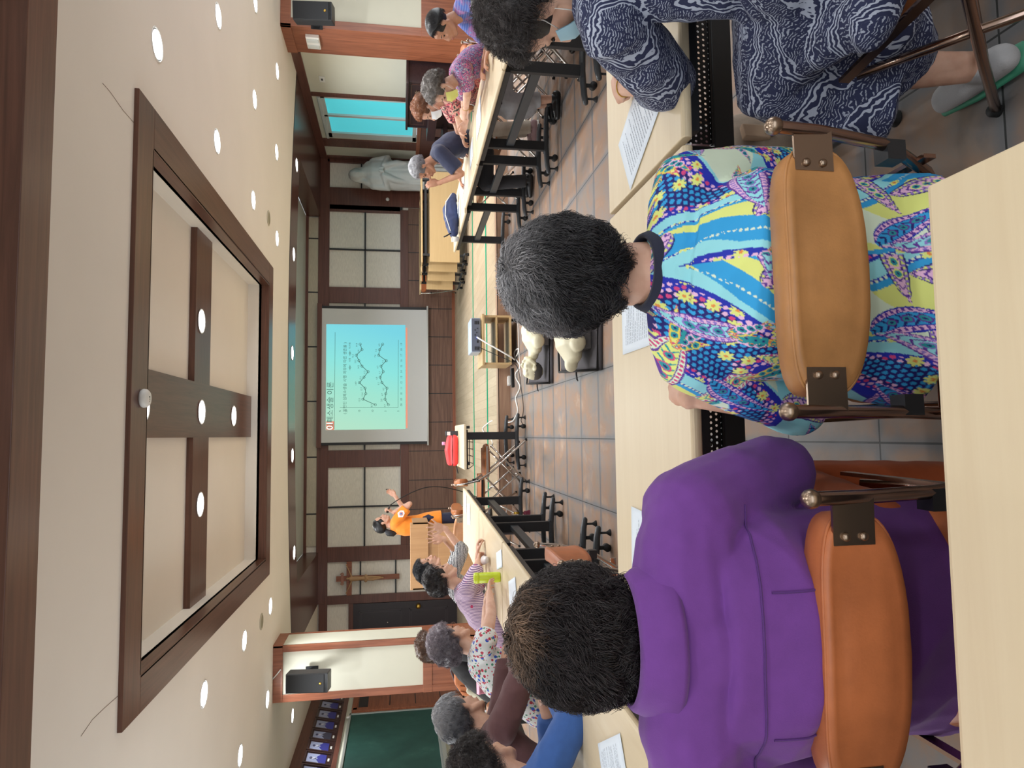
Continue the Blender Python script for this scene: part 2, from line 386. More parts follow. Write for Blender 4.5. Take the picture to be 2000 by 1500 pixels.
b = MB(); b.ball((P(757, 1215, y=YB).x, YB-.035, P(757, 1215, y=YB).z), .02); obj('peephole', b, M['chrome'], dr)
# ---- right wall with its window
b = MB(); b.box(WR, 10.97, 0, WR+.15, 12.75, H+.3); b.box(WR, 14.55, 0, WR+.15, YB+.1, H+.3); b.box(WR, 12.75, 0, WR+.15, 14.55, 1.02); b.box(WR, 12.75, 2.92, WR+.15, 14.55, H+.3)
struct('wall_right', b, M['cream'])
b = MB()
b.box(WR-.03, 10.97, 3.0, WR+.01, YB, H+.01)                   # band under the ceiling
b.box(WR-.025, 12.62, 1.0, WR+.01, 12.74, 3.0)
b.box(WR-.025, 14.6, 1.0, WR+.01, 14.98, 3.0); b.box(WR-.025, 15.5, .15, WR+.01, YB, 3.0)
struct('trim_14', b, M['wood_y'], .004)
b = MB(); b.box(WR-.03, 10.97, .15, WR+.01, YB, 1.02); struct('trim_15', b, M['wood_z'], .004)
b = MB(); b.box(WR-.045, 10.97, .96, WR+.01, YB, 1.04); b.box(WR-.04, 10.97, .15, WR+.01, YB, .3); struct('trim_16', b, M['rwood_y'], .004)
wy0, wy1, wz0, wz1 = 12.76, 14.54, 1.05, 2.9
b = MB()
for q in ((wy0, wz0, wy1, wz0+.08), (wy0, wz1-.12, wy1, wz1), (wy0, wz0, wy0+.06, wz1), (wy1-.22, wz0, wy1, wz1), (13.5, wz0, 13.58, wz1)): b.box(WR-.01, q[0], q[1], WR+.06, q[2], q[3])
b.box(WR-.04, wy0, wz1-.05, WR+.02, wy1, wz1); 
w1 = struct('window_1', b, plain('window_frame_white', col(200, 206, 204), .4), .004)
b = MB(); b.box(WR+.03, wy0+.05, wz0+.07, WR+.04, wy1-.2, wz1-.1)
obj('window_pane', b, emis('daylit_teal_film', col(76, 186, 196), .8), w1, label='teal filmed glass lit by daylight')
# right pillar: cream front, wooden side
b = MB(); b.box(6.13, 10.28, 0, 9, 10.97, H); struct('wall_pillar_right', b, M['cream'])
b = MB(); b.box(6.115, 10.3, 0, 6.14, 10.99, H-.14); struct('trim_17', b, M['rwood_z'], .003)
b = MB(); b.box(6.105, 10.26, 0, 6.24, 10.3, H); b.box(6.1, 10.25, H-.15, 9, 10.3, H); b.box(6.1, 10.25, 0, 9, 10.3, 1.07); b.box(6.1, 10.25, H-.15, 6.14, 11.0, H+.005); struct('trim_18', b, M['rwood_z'], .004)
# left pillar
b = MB(); b.box(-3.66, 10.3, 0, -2.9, 10.85, H); struct('wall_pillar_left', b, M['cream'])
b = MB()
px0, px1, py0, py1 = -3.67, -2.93, 10.275, 10.86
b.box(px0, py0, H-.13, px1+.03, py0+.04, H); b.box(px1+.0, py0, H-.13, px1+.045, py1, H)
b.box(px0, py0, 0, px0+.1, py0+.04, H-.13); b.box(px1-.06, py0, 0, px1+.03, py0+.04, H-.13)
b.box(px1, py1-.03, 0, px1+.045, py1, H-.13)
b.box(px0-.003, py0-.004, .95, px1+.003, py0+.04, 1.08); b.box(px0, py0+.01, 0, px1, py0+.03, .95); b.box(px1, py0, 0, px1+.04, py1, 1.08)
struct('trim_19', b, M['rwood_z'], .004)
# partition between stage and the bay with the chalkboard (behind the pillar)
b = MB(); b.box(-3.66, 10.85, 0, -3.6, 11.2, H); struct('wall_partition', b, M['cream'])
# ---- left wall
b = MB(); b.box(WL-.15, -4, 0, WL, 15.75, H); struct('wall_left', b, M['cream'])
b = MB(); b.box(WL-.01, 8, 2.97, WL+.05, YB, H+.005); struct('trim_21', b, M['wood_y'], .003)
b = MB(); b.box(WL-.01, 8, 2.42, WL+.03, YB, 2.5); struct('trim_22', b, M['wood_y'], .003)
b = MB(); b.box(WL-.01, 8, .0, WL+.03, 13.8, .55); struct('trim_23', b, M['wood_y'], .003)
# wood-panelled doorway past the chalkboard
b = MB(); b.box(WL, 14.0, .0, WL+.05, 15.6, 2.3); b.box(WL, 13.95, 0, WL+.07, 14.1, 2.3); b.box(WL, 14.0, 2.22, WL+.07, 15.6, 2.32)
pn = struct('door_2', b, M['rwood_y'], .004)
b = MB(); b.box(WL+.045, 14.15, 2.02, WL+.056, 15.5, 2.2)
for z in (.6, 1.1, 1.6): b.box(WL+.045, 14.1, z-.008, WL+.056, 15.5, z+.008)
obj('panel_gap', b, M['black'], pn)
# rear wall behind the camera with a long window opening, and the outer right wall
b = MB(); b.box(-6.5, -4.15, 0, 9, -4, .9); b.box(-6.5, -4.15, 2.9, 9, -4, H); b.box(-6.5, -4.15, .9, -3, -4, 2.9); b.box(4, -4.15, .9, 9, -4, 2.9); struct('wall_rear', b, M['cream'])
b = MB(); b.box(8.8, -4, 0, 8.95, 10.4, H); struct('wall_outer_right', b, M['cream'])
# ---------------------------------------------------------------- recessed downlights
def downlight():
    t = thing('recessed_light', '', 'ceiling light', (0, 0, 0))
    b = MB(); b.lathe([(.098, .012), (.112, -.002), (.116, -.006), (.122, -.004), (.123, .0)], (0, 0, 0), 28); obj('ring', b, M['white'], t)
    b = MB(); b.lathe([(.102, .002), (.1, -.004), (.0, -.0055)], (0, 0, 0), 28); obj('diffuser', b, M['lamp'], t)
    return t
DL = downlight(); first = [True]
def place_light(loc, label, group, w=1.0):
    o = DL if first[0] else copy_tree(DL); first[0] = False
    o.location = loc; o['label'] = label; o['group'] = group
    l = bpy.data.lights.new('lamp_light', 'AREA'); l.shape = 'DISK'; l.size = .19; l.energy = LAMP_W*w; l.color = (.96, .98, 1.0); l.spread = math.radians(155)
    lo = bpy.data.objects.new('lamp_light', l); C.objects.link(lo); lo.parent = o; lo.location = (0, 0, -.012)
rows = {2.86: 'nearest', }
for i, y in enumerate((3.6, 5.18, 6.86, 8.55, 10.2)):
    if i: place_light((2.86, y, H), 'round recessed ceiling light just right of the framed recess, number %s row from the camera' % ('', 'first', 'second', 'third', 'fourth')[i], 'downlights in the right ceiling field')
for i, (x, y) in enumerate(((4.1, 6.82), (4.11, 8.54), (4.09, 10.08))): place_light((x, y, H), 'round recessed light in the middle line right of the recess, %s from the camera' % ('nearest', 'second', 'farthest')[i], 'downlights in the right ceiling field')
for i, (x, y) in enumerate(((5.32, 8.5), (5.28, 10.05))): place_light((x, y, H), 'round recessed light beside the right wall, the %s one' % ('nearer', 'farther')[i], 'downlights in the right ceiling field', (1, .6)[i])
for i, y in enumerate((6.76, 8.41, 10.02)): place_light((-2.29, y, H), 'round recessed ceiling light just left of the framed recess, %s from the camera' % ('nearest', 'second', 'farthest')[i], 'downlights in the left ceiling field')
for i, (x, y) in enumerate(((-3.49, 8.28), (-3.47, 9.88))): place_light((x, y, H), 'round recessed light in front of the left pillar, the %s one' % ('nearer', 'farther')[i], 'downlights in the left ceiling field', (1, .55)[i])
place_light((-4.56, 12.16, H), 'round recessed light in the bay above the chalkboard', 'downlights in the left ceiling field')
for i, (x, y) in enumerate(((4.66, 12.0), (3.04, 11.77), (1.38, 11.72), (-.3, 11.84), (-1.92, 12.14))):
    place_light((x, y, H-.004), 'round light in the curved dark soffit, %s from the right wall' % ('first', 'second', 'third, middle one', 'fourth', 'fifth')[i], 'lights along the curved stage soffit', 1.55)
for x in (-3.48, -1.6, .27, 2.1, 4.1):  # extra downlights out of view, added to brighten the foreground
    for y in (1.9, .3, -1.4): place_light((x, y, H), 'unseen round ceiling light added as fill behind the dark beam, %s row, %s' % ({1.9: 'nearest the beam', .3: 'middle', -1.4: 'rearmost'}[y], {-3.48: 'far left', -1.6: 'left', .27: 'centre', 2.1: 'right', 4.1: 'far right'}[x]), 'unseen downlights added behind the beam', .27)
s = (CZ-CAMH)/(3.12-CAMH)
for (x, y, nm) in ((1.02, 6.33, 'right arm'), (-.57, 6.4, 'left arm'), (.22, 5.0, 'foot'), (.23, 6.39, 'centre'), (.23, 7.58, 'head')):
    place_light((x*s, y*s, CZ-.004), 'round light set in the %s of the ceiling cross' % nm, 'lights in the ceiling cross')
for (x, y, lb) in ((4.1, 5.1, 'round recessed light near the camera, right'), (-2.3, 5.1, 'round recessed light near the camera, left')): pass
for (loc, nm) in ((P(524, 426, z=H), 'right'), (P(510, 1214, z=H), 'left')):
    t = thing('ceiling_speaker', 'small cream ceiling speaker grille on the %s side of the recess' % nm, 'ceiling speaker', loc, 0, 'cream ceiling speaker grilles')
    b = MB(); b.lathe([(.1, 0), (.105, -.006), (.09, -.012)], (0, 0, 0), 24); obj('ring', b, plain('grille_cream', col(186, 180, 160), .7), t)
    b = MB(); b.lathe([(.088, -.008), (.08, -.012), (0, -.014)], (0, 0, 0), 24); obj('grille', b, plain('grille_dull', col(150, 146, 124), .8, bump=.5, bscale=500), t)
sd = P(281, 778, z=3.105)
t = thing('smoke_detector', 'round white smoke detector on the near edge of the recess frame', 'smoke detector', sd)
b = MB(); b.lathe([(.058, .014), (.064, 0), (.06, -.02), (.045, -.034), (0, -.036)], (0, 0, 0), 28); obj('housing', b, M['white'], t)
b = MB(); b.cbox((.01, 0, -.036), (.008, .012, .003)); b.cbox((-.006, .004, -.036), (.006, .006, .003)); b.cbox((-.02, 0, -.036), (.006, .004, .003)); obj('marking', b, M['black'], t)
# ---------------------------------------------------------------- folding seminar tables
def perf_mat():
    t = NT('perforated_black'); v = t.co(scale=(55, 55, 55)); sep = t.n('ShaderNodeSeparateXYZ'); t.L.new(v, sep.inputs[0])
    row = t.math('FLOOR', sep.outputs[2]); xo = t.math('ADD', sep.outputs[0], t.math('MULTIPLY', t.math('MODULO', row, 2.0), .5))
    fx = t.math('SUBTRACT', t.math('FRACT', xo), .5); fz = t.math('SUBTRACT', t.math('FRACT', sep.outputs[2]), .5)
    d = t.math('SQRT', t.math('ADD', t.math('MULTIPLY', fx, fx), t.math('MULTIPLY', fz, fz)))
    t.set('Base Color', col(30, 31, 34)).set('Roughness', .5).set('Alpha', t.math('GREATER_THAN', d, .24)); return t.m
M['perf'] = perf_mat()
def make_table(L, D, label, loc, rotz, group, posts=(.16, .16), topmat='beige', panel=True, sz=.40):
    t = thing('folding_table', label, 'table', loc, rotz, group)
    z0, z1 = .692, .72
    out = []                                            # section in y-z with rounded long edges, swept along x
    r = .012
    for cy, cz, a0 in ((-r, z1-r, 0), (-D+r, z1-r, 90), (-D+r, z0+r, 180), (-r, z0+r, 270)):
        for a in (0, 30, 60, 90): q = math.radians(a0+a); out.append((-L/2, cy+r*math.cos(q), cz+r*math.sin(q)))
    b = MB(); b.prism(out, (L, 0, 0)); obj('tabletop', b, M[topmat], t, .003)
    b = MB(); b.box(-L/2+.04, -.05, z0-.04, L/2-.04, -.02, z0); b.box(-L/2+.04, -D+.05, z0-.04, L/2-.04, -D+.08, z0)
    obj('under_rail', b, M['black'], t)
    b = MB()
    for yy in (-.2, -.28, -.36, -.44): b.tube([(-L/2+.2, yy, .60), (L/2-.2, yy, .60)], .004, 6)
    for xx in (-L/2+.2, 0, L/2-.2): b.tube([(xx, -.14, .66), (xx, -.18, .60), (xx, -.46, .60), (xx, -.5, .66)], .005, 6)
    obj('shelf', b, M['black'], t)
    if panel:
        b = MB(); b.box(-L/2+.2, -.142, .40, L/2-.2, -.14, .66); obj('modesty_panel', b, M['perf'], t)
        b = MB(); b.box(-L/2+.2, -.15, .655, L/2-.2, -.13, .69); b.box(-L/2+.2, -.15, .40, L/2-.2, -.132, .412); obj('panel_rail', b, M['black'], t)
    for sx, in_ in ((-1, posts[0]), (1, posts[1])):
        x = sx*(L/2-in_)
        b = MB(); b.box(x-.02, -.175, .1, x+.02, -.09, .69); b.box(x-.025, -.5, .66, x+.025, -.06, .692); obj('leg', b, M['black'], t, .004)
        b = MB(); b.tube([(x, .1, .085), (x, .04, .095), (x, -.13, .105), (x, -.42, .095), (x, -.5, .085)], [(.02, .02), (.027, .022), (.03, .025), (.027, .022), (.02, .02)], 12, round_caps=True)
        b.box(x-.03, -.185, .1, x+.03, -.08, .125)
        obj('foot', b, M['dgrey'], t)
        for yy in (.07, -.47):
            b = MB(); b.lathe([(.008, .07), (.008, .03), (.013, .02), (.024, .004), (.024, 0)], (x, yy, 0), 14); obj('glide', b, M['rubber'], t)
        for yy in (-.03, -.38):
            b = MB(); b.tube([(x-.022, yy, .026), (x+.022, yy, .026)], .026, 16); b.box(x-.008, yy-.012, .03, x+.008, yy+.012, .08); obj('caster', b, M['rubber'], t)
    b = MB(); b.box(-L/2+posts[0], -.152, sz, L/2-posts[1], -.112, sz+.07); obj('stretcher', b, M['dgrey'], t, .004)
    return t
G = 'seminar tables set out in rows'
make_table(1.5, .62, 'pale laminate near-row table with two paper sheets, before the woman in purple', (-.035, 2.2, 0), 0, G, sz=.335)
T_P3 = make_table(1.8, .62, 'pale laminate near-row table under the arm of the woman in crinkled navy', (1.635, 2.2, 0), 0, G, sz=.335)
make_table(1.8, .62, 'empty pale laminate table nearest the camera, behind the two tan chairs', (-.575, .81, 0), 0, G, sz=.335)
# right-hand row, people on its far side
for i, (y0, y1, x0, lab) in enumerate(((2.98, 4.5, 2.50, 'right-hand row table behind the dark curly head of the woman in navy'), (4.52, 6.1, 2.47, 'right-hand row table in front of the woman in the yellow mask'),
        (6.12, 7.25, 2.44, 'right-hand row table in front of the grey-haired man in navy'), (7.26, 8.76, 2.36, 'right-hand row table nearest the stage, with the blue bag'))):
    make_table(y1-y0, .6, lab, (x0, (y0+y1)/2, 0), PI/2+.02, G, panel=False)
for i, (y0, y1, lab) in enumerate(((1.87, 3.3, 'left-hand row table nearest the camera, under the blue sleeve'), (3.32, 4.76, 'left-hand row table with the lime green tumbler near its end'),
        (4.78, 6.15, 'left-hand row table in front of the woman with raised hands'), (6.17, 7.7, 'left-hand row table nearest the stage, one white sheet along its edge'))):
    ym = (y0+y1)/2; make_table(y1-y0, .6, lab, (-.89+(ym-1.88)*.0532, ym, 0), -PI/2-.053, G, panel=False)
# outer left row
make_table(1.5, .6, 'far left table with the orange bag on it, behind the brown jacket', (-2.35, 5.5, 0), -PI/2-.05, G, panel=False)
# small table near the stage with the red pouch
tb = make_table(1.22, .5, 'laminate table standing end-on by the stage with a red pouch on it', (.12, 8.14, 0), -PI/2, G, posts=(.2, .2), panel=False)
# nested tables parked on the stage
for i in range(4):
    t = thing('nested_table', 'flip-top table in the nested stack on the stage, %s of the four' % ('front', 'second', 'third', 'rear')[i], 'table', (3.98-.11*i, 12.7+.28*i, ST), 0, 'nested tables on the stage')
    Lh = .84
    b = MB(); b.box(-Lh, -.25, .835, Lh, .25, .86); obj('tabletop', b, M['maple'], t, .004)
    b = MB(); b.box(-Lh, -.3, .17+.02*i, Lh, -.275, .71+.01*i); obj('modesty_board', b, M['maple'], t, .003)
    for s in (-1, 1):
        b = MB(); x = s*(Lh-.14); b.box(x-.02, -.26, .1, x+.02, -.2, .835); obj('leg', b, M['black'], t)
        b = MB(); b.tube([(x, -.36, .08), (x, .2, .08)], .022, 10, round_caps=True); obj('foot', b, M['dgrey'], t)
        for yy in (-.34, .16):
            b = MB(); b.tube([(x-.02, yy, .028), (x+.02, yy, .028)], .028, 12); b.box(x-.01, yy-.01, .03, x+.01, yy+.01, .08); obj('caster', b, M['rubber'], t)
    b = MB(); b.box(-Lh+.12, -.24, .76, Lh-.12, -.2, .8); obj('under_rail', b, M['black'], t)
# ---------------------------------------------------------------- folding chairs
def make_chair(label, loc, rotz, pad='tan', metal='bronze', group='tan folding chairs', seat_h=.45, tilt=0.0):
    t = thing('folding_chair', label, 'chair', loc, rotz, group)
    W = .225
    # backrest pad: superellipse outline, thick, slightly curved round the back
    nx, nz = 22, 12; vs = []; fs = []
    zc, hh, hw = .728, .072, .21
    ring = []
    prof = [(-.030, .80), (-.034, .93), (-.024, 1.0), (0, 1.015), (.02, 1.0), (.028, .93), (.026, .80)]
    N = 44
    def outline(a, s):
        ca, sa = math.cos(a), math.sin(a); e = 2/3.4
        x = math.copysign(abs(ca)**e, ca)*hw; z = math.copysign(abs(sa)**e, sa)*hh
        if z > 0: z *= 1-.10*(x/hw)**2
        k_ = s
        return x*(1-(1-k_)*.5), z*(1-(1-k_)*1.1)
    for (dy, s) in prof:
        for j in range(N):
            x, z = outline(2*PI*j/N, s); vs.append((x, dy+.028*(1-(x/hw)**2)*-1-.22, zc+z))
    for i in range(len(prof)-1):
        for j in range(N): fs.append((i*N+j, i*N+(j+1) % N, (i+1)*N+(j+1) % N, (i+1)*N+j))
    # inner faces with gentle padding
    for i, sgn in ((0, -1), (len(prof)-1, 1)):
        base = i*N; prev = base
        for s in (.55, .25):
            st = len(vs)
            for j in range(N):
                x, z = outline(2*PI*j/N, 1); x *= s; z *= s
                vs.append((x, prof[i][0]+sgn*.004*(1-s)-.028*(1-(x/hw)**2)-.22, zc+z))
            for j in range(N): fs.append((prev+j, prev+(j+1) % N, st+(j+1) % N, st+j))
            prev = st
        fs.append(tuple(prev+j for j in range(N)))
    b = MB(); b.add(vs, fs, True); bk = obj('backrest', b, M[pad], t)
    b = MB(); b.tube([(outline(2*PI*j/N, 1)[0]*1.0, -.22-.028*(1-(outline(2*PI*j/N, 1)[0]/hw)**2)-.026, zc+outline(2*PI*j/N, 1)[1]*.97) for j in range(N+1)], .003, 5, caps=False); obj('seam', b, M[pad], bk)
    # seat pad
    N2 = 40; vs = []; fs = []
    def so(a, s): 
        ca, sa = math.cos(a), math.sin(a); e = 2/3.0
        return math.copysign(abs(ca)**e, ca)*.20*s, math.copysign(abs(sa)**e, sa)*.19*s
    for (dz, s) in ((-.035, .9), (-.03, 1.0), (-.01, 1.03), (.008, 1.0), (.016, .9), (.02, .6), (.021, .2)):
        for j in range(N2): x, y = so(2*PI*j/N2, s); vs.append((x, y, seat_h+dz))
    for i in range(6):
        for j in range(N2): fs.append((i*N2+j, i*N2+(j+1) % N2, (i+1)*N2+(j+1) % N2, (i+1)*N2+j))
    fs += [tuple(range(N2))[::-1], tuple(6*N2+j for j in range(N2))]
    b = MB(); b.add(vs, fs, True); obj('seat', b, M[pad], t)
    for s in (-1, 1):
        x = s*(W+.012)
        b = MB(); b.tube([(x, -.262, .80), (x, -.255, .72), (x, -.22, .56), (x, -.12, .40), (x, .04, .22), (x, .22, .012)], .0115, 10, round_caps=True); fr = obj('leg', b, M[metal], t)
        b = MB(); b.lathe([(.015, 0), (.015, .02), (.012, .024)], (x, .225, 0), 12); obj('rubber_foot', b, M['rubber'], fr)
        b = MB(); b.ball((x, -.263, .806), .0155); obj('end_cap', b, M['steel'], fr)
        x2 = s*(W-.012)
        b = MB(); b.tube([(x2, .17, .41), (x2, .02, .27), (x2, -.24, .012)], .0105, 10); rl = obj('leg', b, M[metal], t)
        b = MB(); b.lathe([(.014, 0), (.014, .02), (.011, .024)], (x2, -.243, 0), 12); obj('rubber_foot', b, M['rubber'], rl)
        b = MB(); b.box(min(s*.165, x), -.262, .70, max(s*.165, x), -.257, .77); b.ball((s*.178, -.264, .75), (.007, .005, .007)); b.ball((s*.178, -.264, .72), (.007, .005, .007))
        obj('bracket', b, M['steel'], t)
        b = MB(); b.cbox((s*W, -.215, .555), (.036, .036, .036)); obj('hinge', b, M['black'], t)
        b = MB(); b.box(x-.004, -.19, .44, x+.004, .16, .465); obj('seat_rail', b, M[metal], t)
    b = MB(); b.tube([(-W, .11, .135), (W, .11, .135)], .007, 8); b.tube([(-W+.01, -.15, .11), (W-.01, -.15, .11)], .007, 8); b.tube([(-W, -.13, .41), (W, -.13, .41)], .008, 8); obj('crossbar', b, M[metal], t)
    return t
# ---------------------------------------------------------------- projection screen with its slide
SY = YB-.12
scr = thing('projection_screen', 'large white projection screen showing a chart slide on the back wall', 'projection screen', (1.38, SY, 2.0))
def SP(px, py): q = P(px, py, y=SY); return Vector((q.x-1.38, 0, q.z-2.0))
a0, a1 = SP(629, 597), SP(836, 867)
b = MB(); b.box(a1.x+.05, 0, a1.z, a0.x-.05, .008, a0.z+.02); obj('sheet', b, plain('screen_white', col(214, 216, 216), .8), scr)
b = MB(); b.box(a1.x, -.002, a1.z, a1.x+.06, .01, a0.z+.02); b.box(a0.x-.06, -.002, a1.z, a0.x, .01, a0.z+.02); obj('black_border', b, M['black'], scr)
b = MB(); b.tube([(a1.x-.03, 0, a1.z), (a0.x+.03, 0, a1.z)], .02, 12); obj('bottom_bar', b, M['white'], scr)
b = MB(); b.box(a1.x-.05, -.02, a0.z+.0, a0.x+.05, .11, a0.z+.1); obj('case', b, M['wood_x'], scr)
def slide_mat():
    t = NT('slide_light'); v = t.co('Generated'); sep = t.n('ShaderNodeSeparateXYZ'); t.L.new(v, sep.inputs[0])
    f = t.math('ADD', sep.outputs[0], t.math('MULTIPLY', t.math('SUBTRACT', .5, sep.outputs[2]), .18))
    c = t.ramp(f, [(0, col(190, 242, 214)), (.35, col(170, 243, 222)), (.6, col(150, 242, 236)), (1, col(130, 226, 242))])
    t.set('Base Color', (0, 0, 0, 1)).set('Emission Color', c).set('Emission Strength', .88).set('Roughness', 1.0).set('Specular IOR Level', 0.0); return t.m
s0, s1 = SP(637.5, 633), SP(792, 838)
b = MB(); b.box(s1.x, -.004, s1.z, s0.x, -.001, s0.z); sl = obj('slide', b, slide_mat(), scr)
INK = emis('slide_ink', col(72, 112, 104), .55); RED = emis('slide_red', col(200, 128, 108), .85); WH = emis('slide_white', (1, 1, .96, 1), .95)
b = MB(); q0, q1 = SP(637, 823), SP(652.5, 839.5); b.box(q1.x, -.008, q1.z, q0.x, -.003, q0.z); obj('slide_number_box', b, RED, scr)
q = SP(644.5, 831); text('slide_number', '01', (q.x, -.01, q.z), .19, WH, scr)
q0, q1 = SP(792.5, 640), SP(796, 836); b = MB(); b.box(q1.x, -.004, q1.z, q0.x, -.001, q0.z); obj('slide_margin', b, RED, scr)
q = SP(645.5, 792); text('slide_title', '심폐소생술 이론', (q.x, -.007, q.z), .155, INK, scr)
q = SP(674, 738.5); text('slide_subtitle', '( 일반인 심폐소생술 시행 여부에 따른 생존율 )', (q.x, -.007, q.z), .083, INK, scr)
def line(b, p, q, r): b.tube([p, q], r, 5)
b = MB(); y_ = Vector((0, -.006, 0))
line(b, SP(653, 838)+y_, SP(654.5, 649)+y_, .004); line(b, SP(664, 796)+y_, SP(777.5, 796)+y_, .004); line(b, SP(777.5, 796)+y_, SP(778, 664)+y_, .004); obj('axis_line', b, INK, scr)
up = [(733, 790.6), (709, 779.8), (714.5, 769), (713, 758.2), (702, 747.5), (711, 736.8), (719, 726), (707, 715.2), (701, 704.5), (696, 693.8), (707, 683), (703.5, 672.3)]
lo = [(758.5, 790.6), (752, 779.8), (753.5, 769), (755.8, 758.2), (746, 747.5), (742.5, 736.8), (748.5, 726), (744.2, 715.2), (754.5, 704.5), (739.5, 693.8), (741.5, 683), (747.5, 672.3)]
for pts, vals, nm in ((up, ['8.7', '13.5', '12.4', '12.7', '14.9', '13.1', '11.5', '14.2', '15.2', '16.2', '14.1', '14.8'], 'upper'), (lo, ['3.7', '5.0', '4.7', '4.2', '6.2', '6.8', '5.7', '6.5', '4.6', '7.6', '7.2', '6.0'], 'lower')):
    b = MB()
    W_ = [SP(*p)+y_ for p in pts]
    for i in range(11): line(b, W_[i], W_[i+1], .007)
    for w in W_:
        b.tube([w+Vector((.026*math.cos(a), -.003, .026*math.sin(a))) for a in np.linspace(0, 2*PI, 17)], .0045, 4)
    obj('chart_line', b, INK, scr)
    for w, v in zip(W_, vals): text('chart_value', v, (w.x-.02, -.007, w.z+.075), .05, INK, scr)
for i, s in enumerate(('08', '09', '10', '11', '12', '13', '14', '15', '16', '17', '18', '19')): q = SP(784, 790.6-10.75*i); text('axis_label', s, (q.x, -.007, q.z), .06, INK, scr)
for px, s in ((664, '%'), (676.5, '20'), (702, '15'), (728, '10'), (753, '5'), (778, '0')): q = SP(px, 803); text('axis_label', s, (q.x, -.007, q.z), .06, INK, scr)
b = MB()
for py in (718, 690): 
    w = SP(683.5, py)+y_; line(b, w-Vector((.06, 0, 0)), w+Vector((.06, 0, 0)), .004); b.tube([w+Vector((.02*math.cos(a), -.003, .02*math.sin(a))) for a in np.linspace(0, 2*PI, 13)], .004, 4)
obj('chart_legend', b, INK, scr)
for py, s in ((703, '시행'), (675, '미시행')): q = SP(683.5, py); text('legend_label', s, (q.x, -.007, q.z), .05, INK, scr)
# ---------------------------------------------------------------- lectern
L0 = P(802, 1022, y=9.55); 
lec = thing('lectern', 'light wooden lectern with a sloping top in front of the presenter', 'lectern', (-1.52, 9.15, ST))
b = MB(); b.box(-.36, -.17, 0, .34, .25, .78); obj('body', b, M['lectern'], lec, .006)
b = MB(); b.box(-.42, -.2, .90, .42, -.17, 1.13); b.box(-.42, -.2, .9, -.395, .32, 1.1); b.box(.395, -.2, .9, .42, .32, 1.1); obj('front_board', b, M['lectern'], lec, .005)
b = MB(); b.prism([(-.40, -.17, 1.10), (-.40, .34, .98), (-.40, .34, .95), (-.40, -.17, 1.07)], (.8, 0, 0)); obj('sloping_top', b, M['lectern'], lec, .003)
b = MB(); b.box(-.36, -.16, .78, .34, .24, .92); obj('neck', b, M['lectern'], lec, .004)
# ---------------------------------------------------------------- loudspeakers
def speaker(label, loc, rz, wall_dx, lean=-.12):
    t = thing('loudspeaker', label, 'loudspeaker', loc, rz, 'black wall loudspeakers')
    R = Matrix.Rotation(lean, 4, 'X')
    b = MB(); b.box(-.14, 0, -.32, .14, .24, .32, R); obj('cabinet', b, M['black'], t, .01)
    b = MB(); b.box(-.132, -.012, -.27, .132, .001, .312, R); obj('grille', b, M['dkblue'], t, .006)
    b = MB(); b.lathe([(.016, 0), (.02, .004), (.012, .006), (0, .007)], R @ Vector((0, -.012, -.21)), 16, Matrix.Rotation(PI/2, 3, 'X')); obj('badge', b, M['gold'], t)
    b = MB(); b.box(-.13, .0, -.318, .13, .012, -.275, R); obj('lower_trim', b, M['dgrey'], t)
    b = MB(); b.box(-.04, .22, -.05, .04, .6+wall_dx, .05); b.box(-.08, .58+wall_dx, -.1, .08, .6+wall_dx, .1); obj('bracket', b, M['black'], t)
    return t
S1_ = speaker('black loudspeaker mounted high on the left pillar above a cream panel', (-3.23, 9.66, 2.62), 0.06, .0); S1_.scale = (.88, 1, .86)
S2_ = speaker('black loudspeaker mounted high on the right pillar near the white switch box', (6.0, 9.66, 2.62), -.25, -.0); S2_.scale = (.9, 1, .86)
b = MB(); b.tube([P(532, 1327, y=10.26), P(540, 1318, y=10.24), P(548, 1308, y=10.2)], .008, 6); tag(obj('speaker_cable', b, M['white']), 'thin cable running from the ceiling to the left loudspeaker', 'cable')
t = thing('emergency_light', 'small white emergency light box on the wooden side of the right pillar', 'emergency light', P(612, 78, x=6.115))
b = MB(); b.box(-.06, -.16, -.1, 0, .16, .1); obj('housing', b, M['white'], t, .008)
b = MB(); b.box(-.075, -.12, -.085, -.058, -.04, .085); b.box(-.075, .04, -.085, -.058, .12, .085); obj('lamp_head', b, plain('pale_grey', col(200, 204, 200), .4), t, .004)
t = thing('wall_plate', 'small pale wall plate high on the cream right wall', 'wall plate', P(629, 154, x=WR)); 
b = MB(); b.box(-.012, -.1, -.05, 0, .1, .05); obj('plate', b, M['white'], t, .003)
b = MB(); b.box(-.018, -.03, -.015, -.01, .03, .015); obj('sensor', b, M['dgrey'], t)
# exit-light style small white dial beside the statue
b = MB(); b.lathe([(.04, 0), (.04, -.02), (.02, -.035), (0, -.036)], (P(757, 390.5, y=YB).x, YB-.03, P(757, 390.5, y=YB).z), 18, Matrix.Rotation(-PI/2, 3, 'X')); tag(obj('dial', b, M['white']), 'small round white knob on the dark wood beside the statue niche', 'dial')
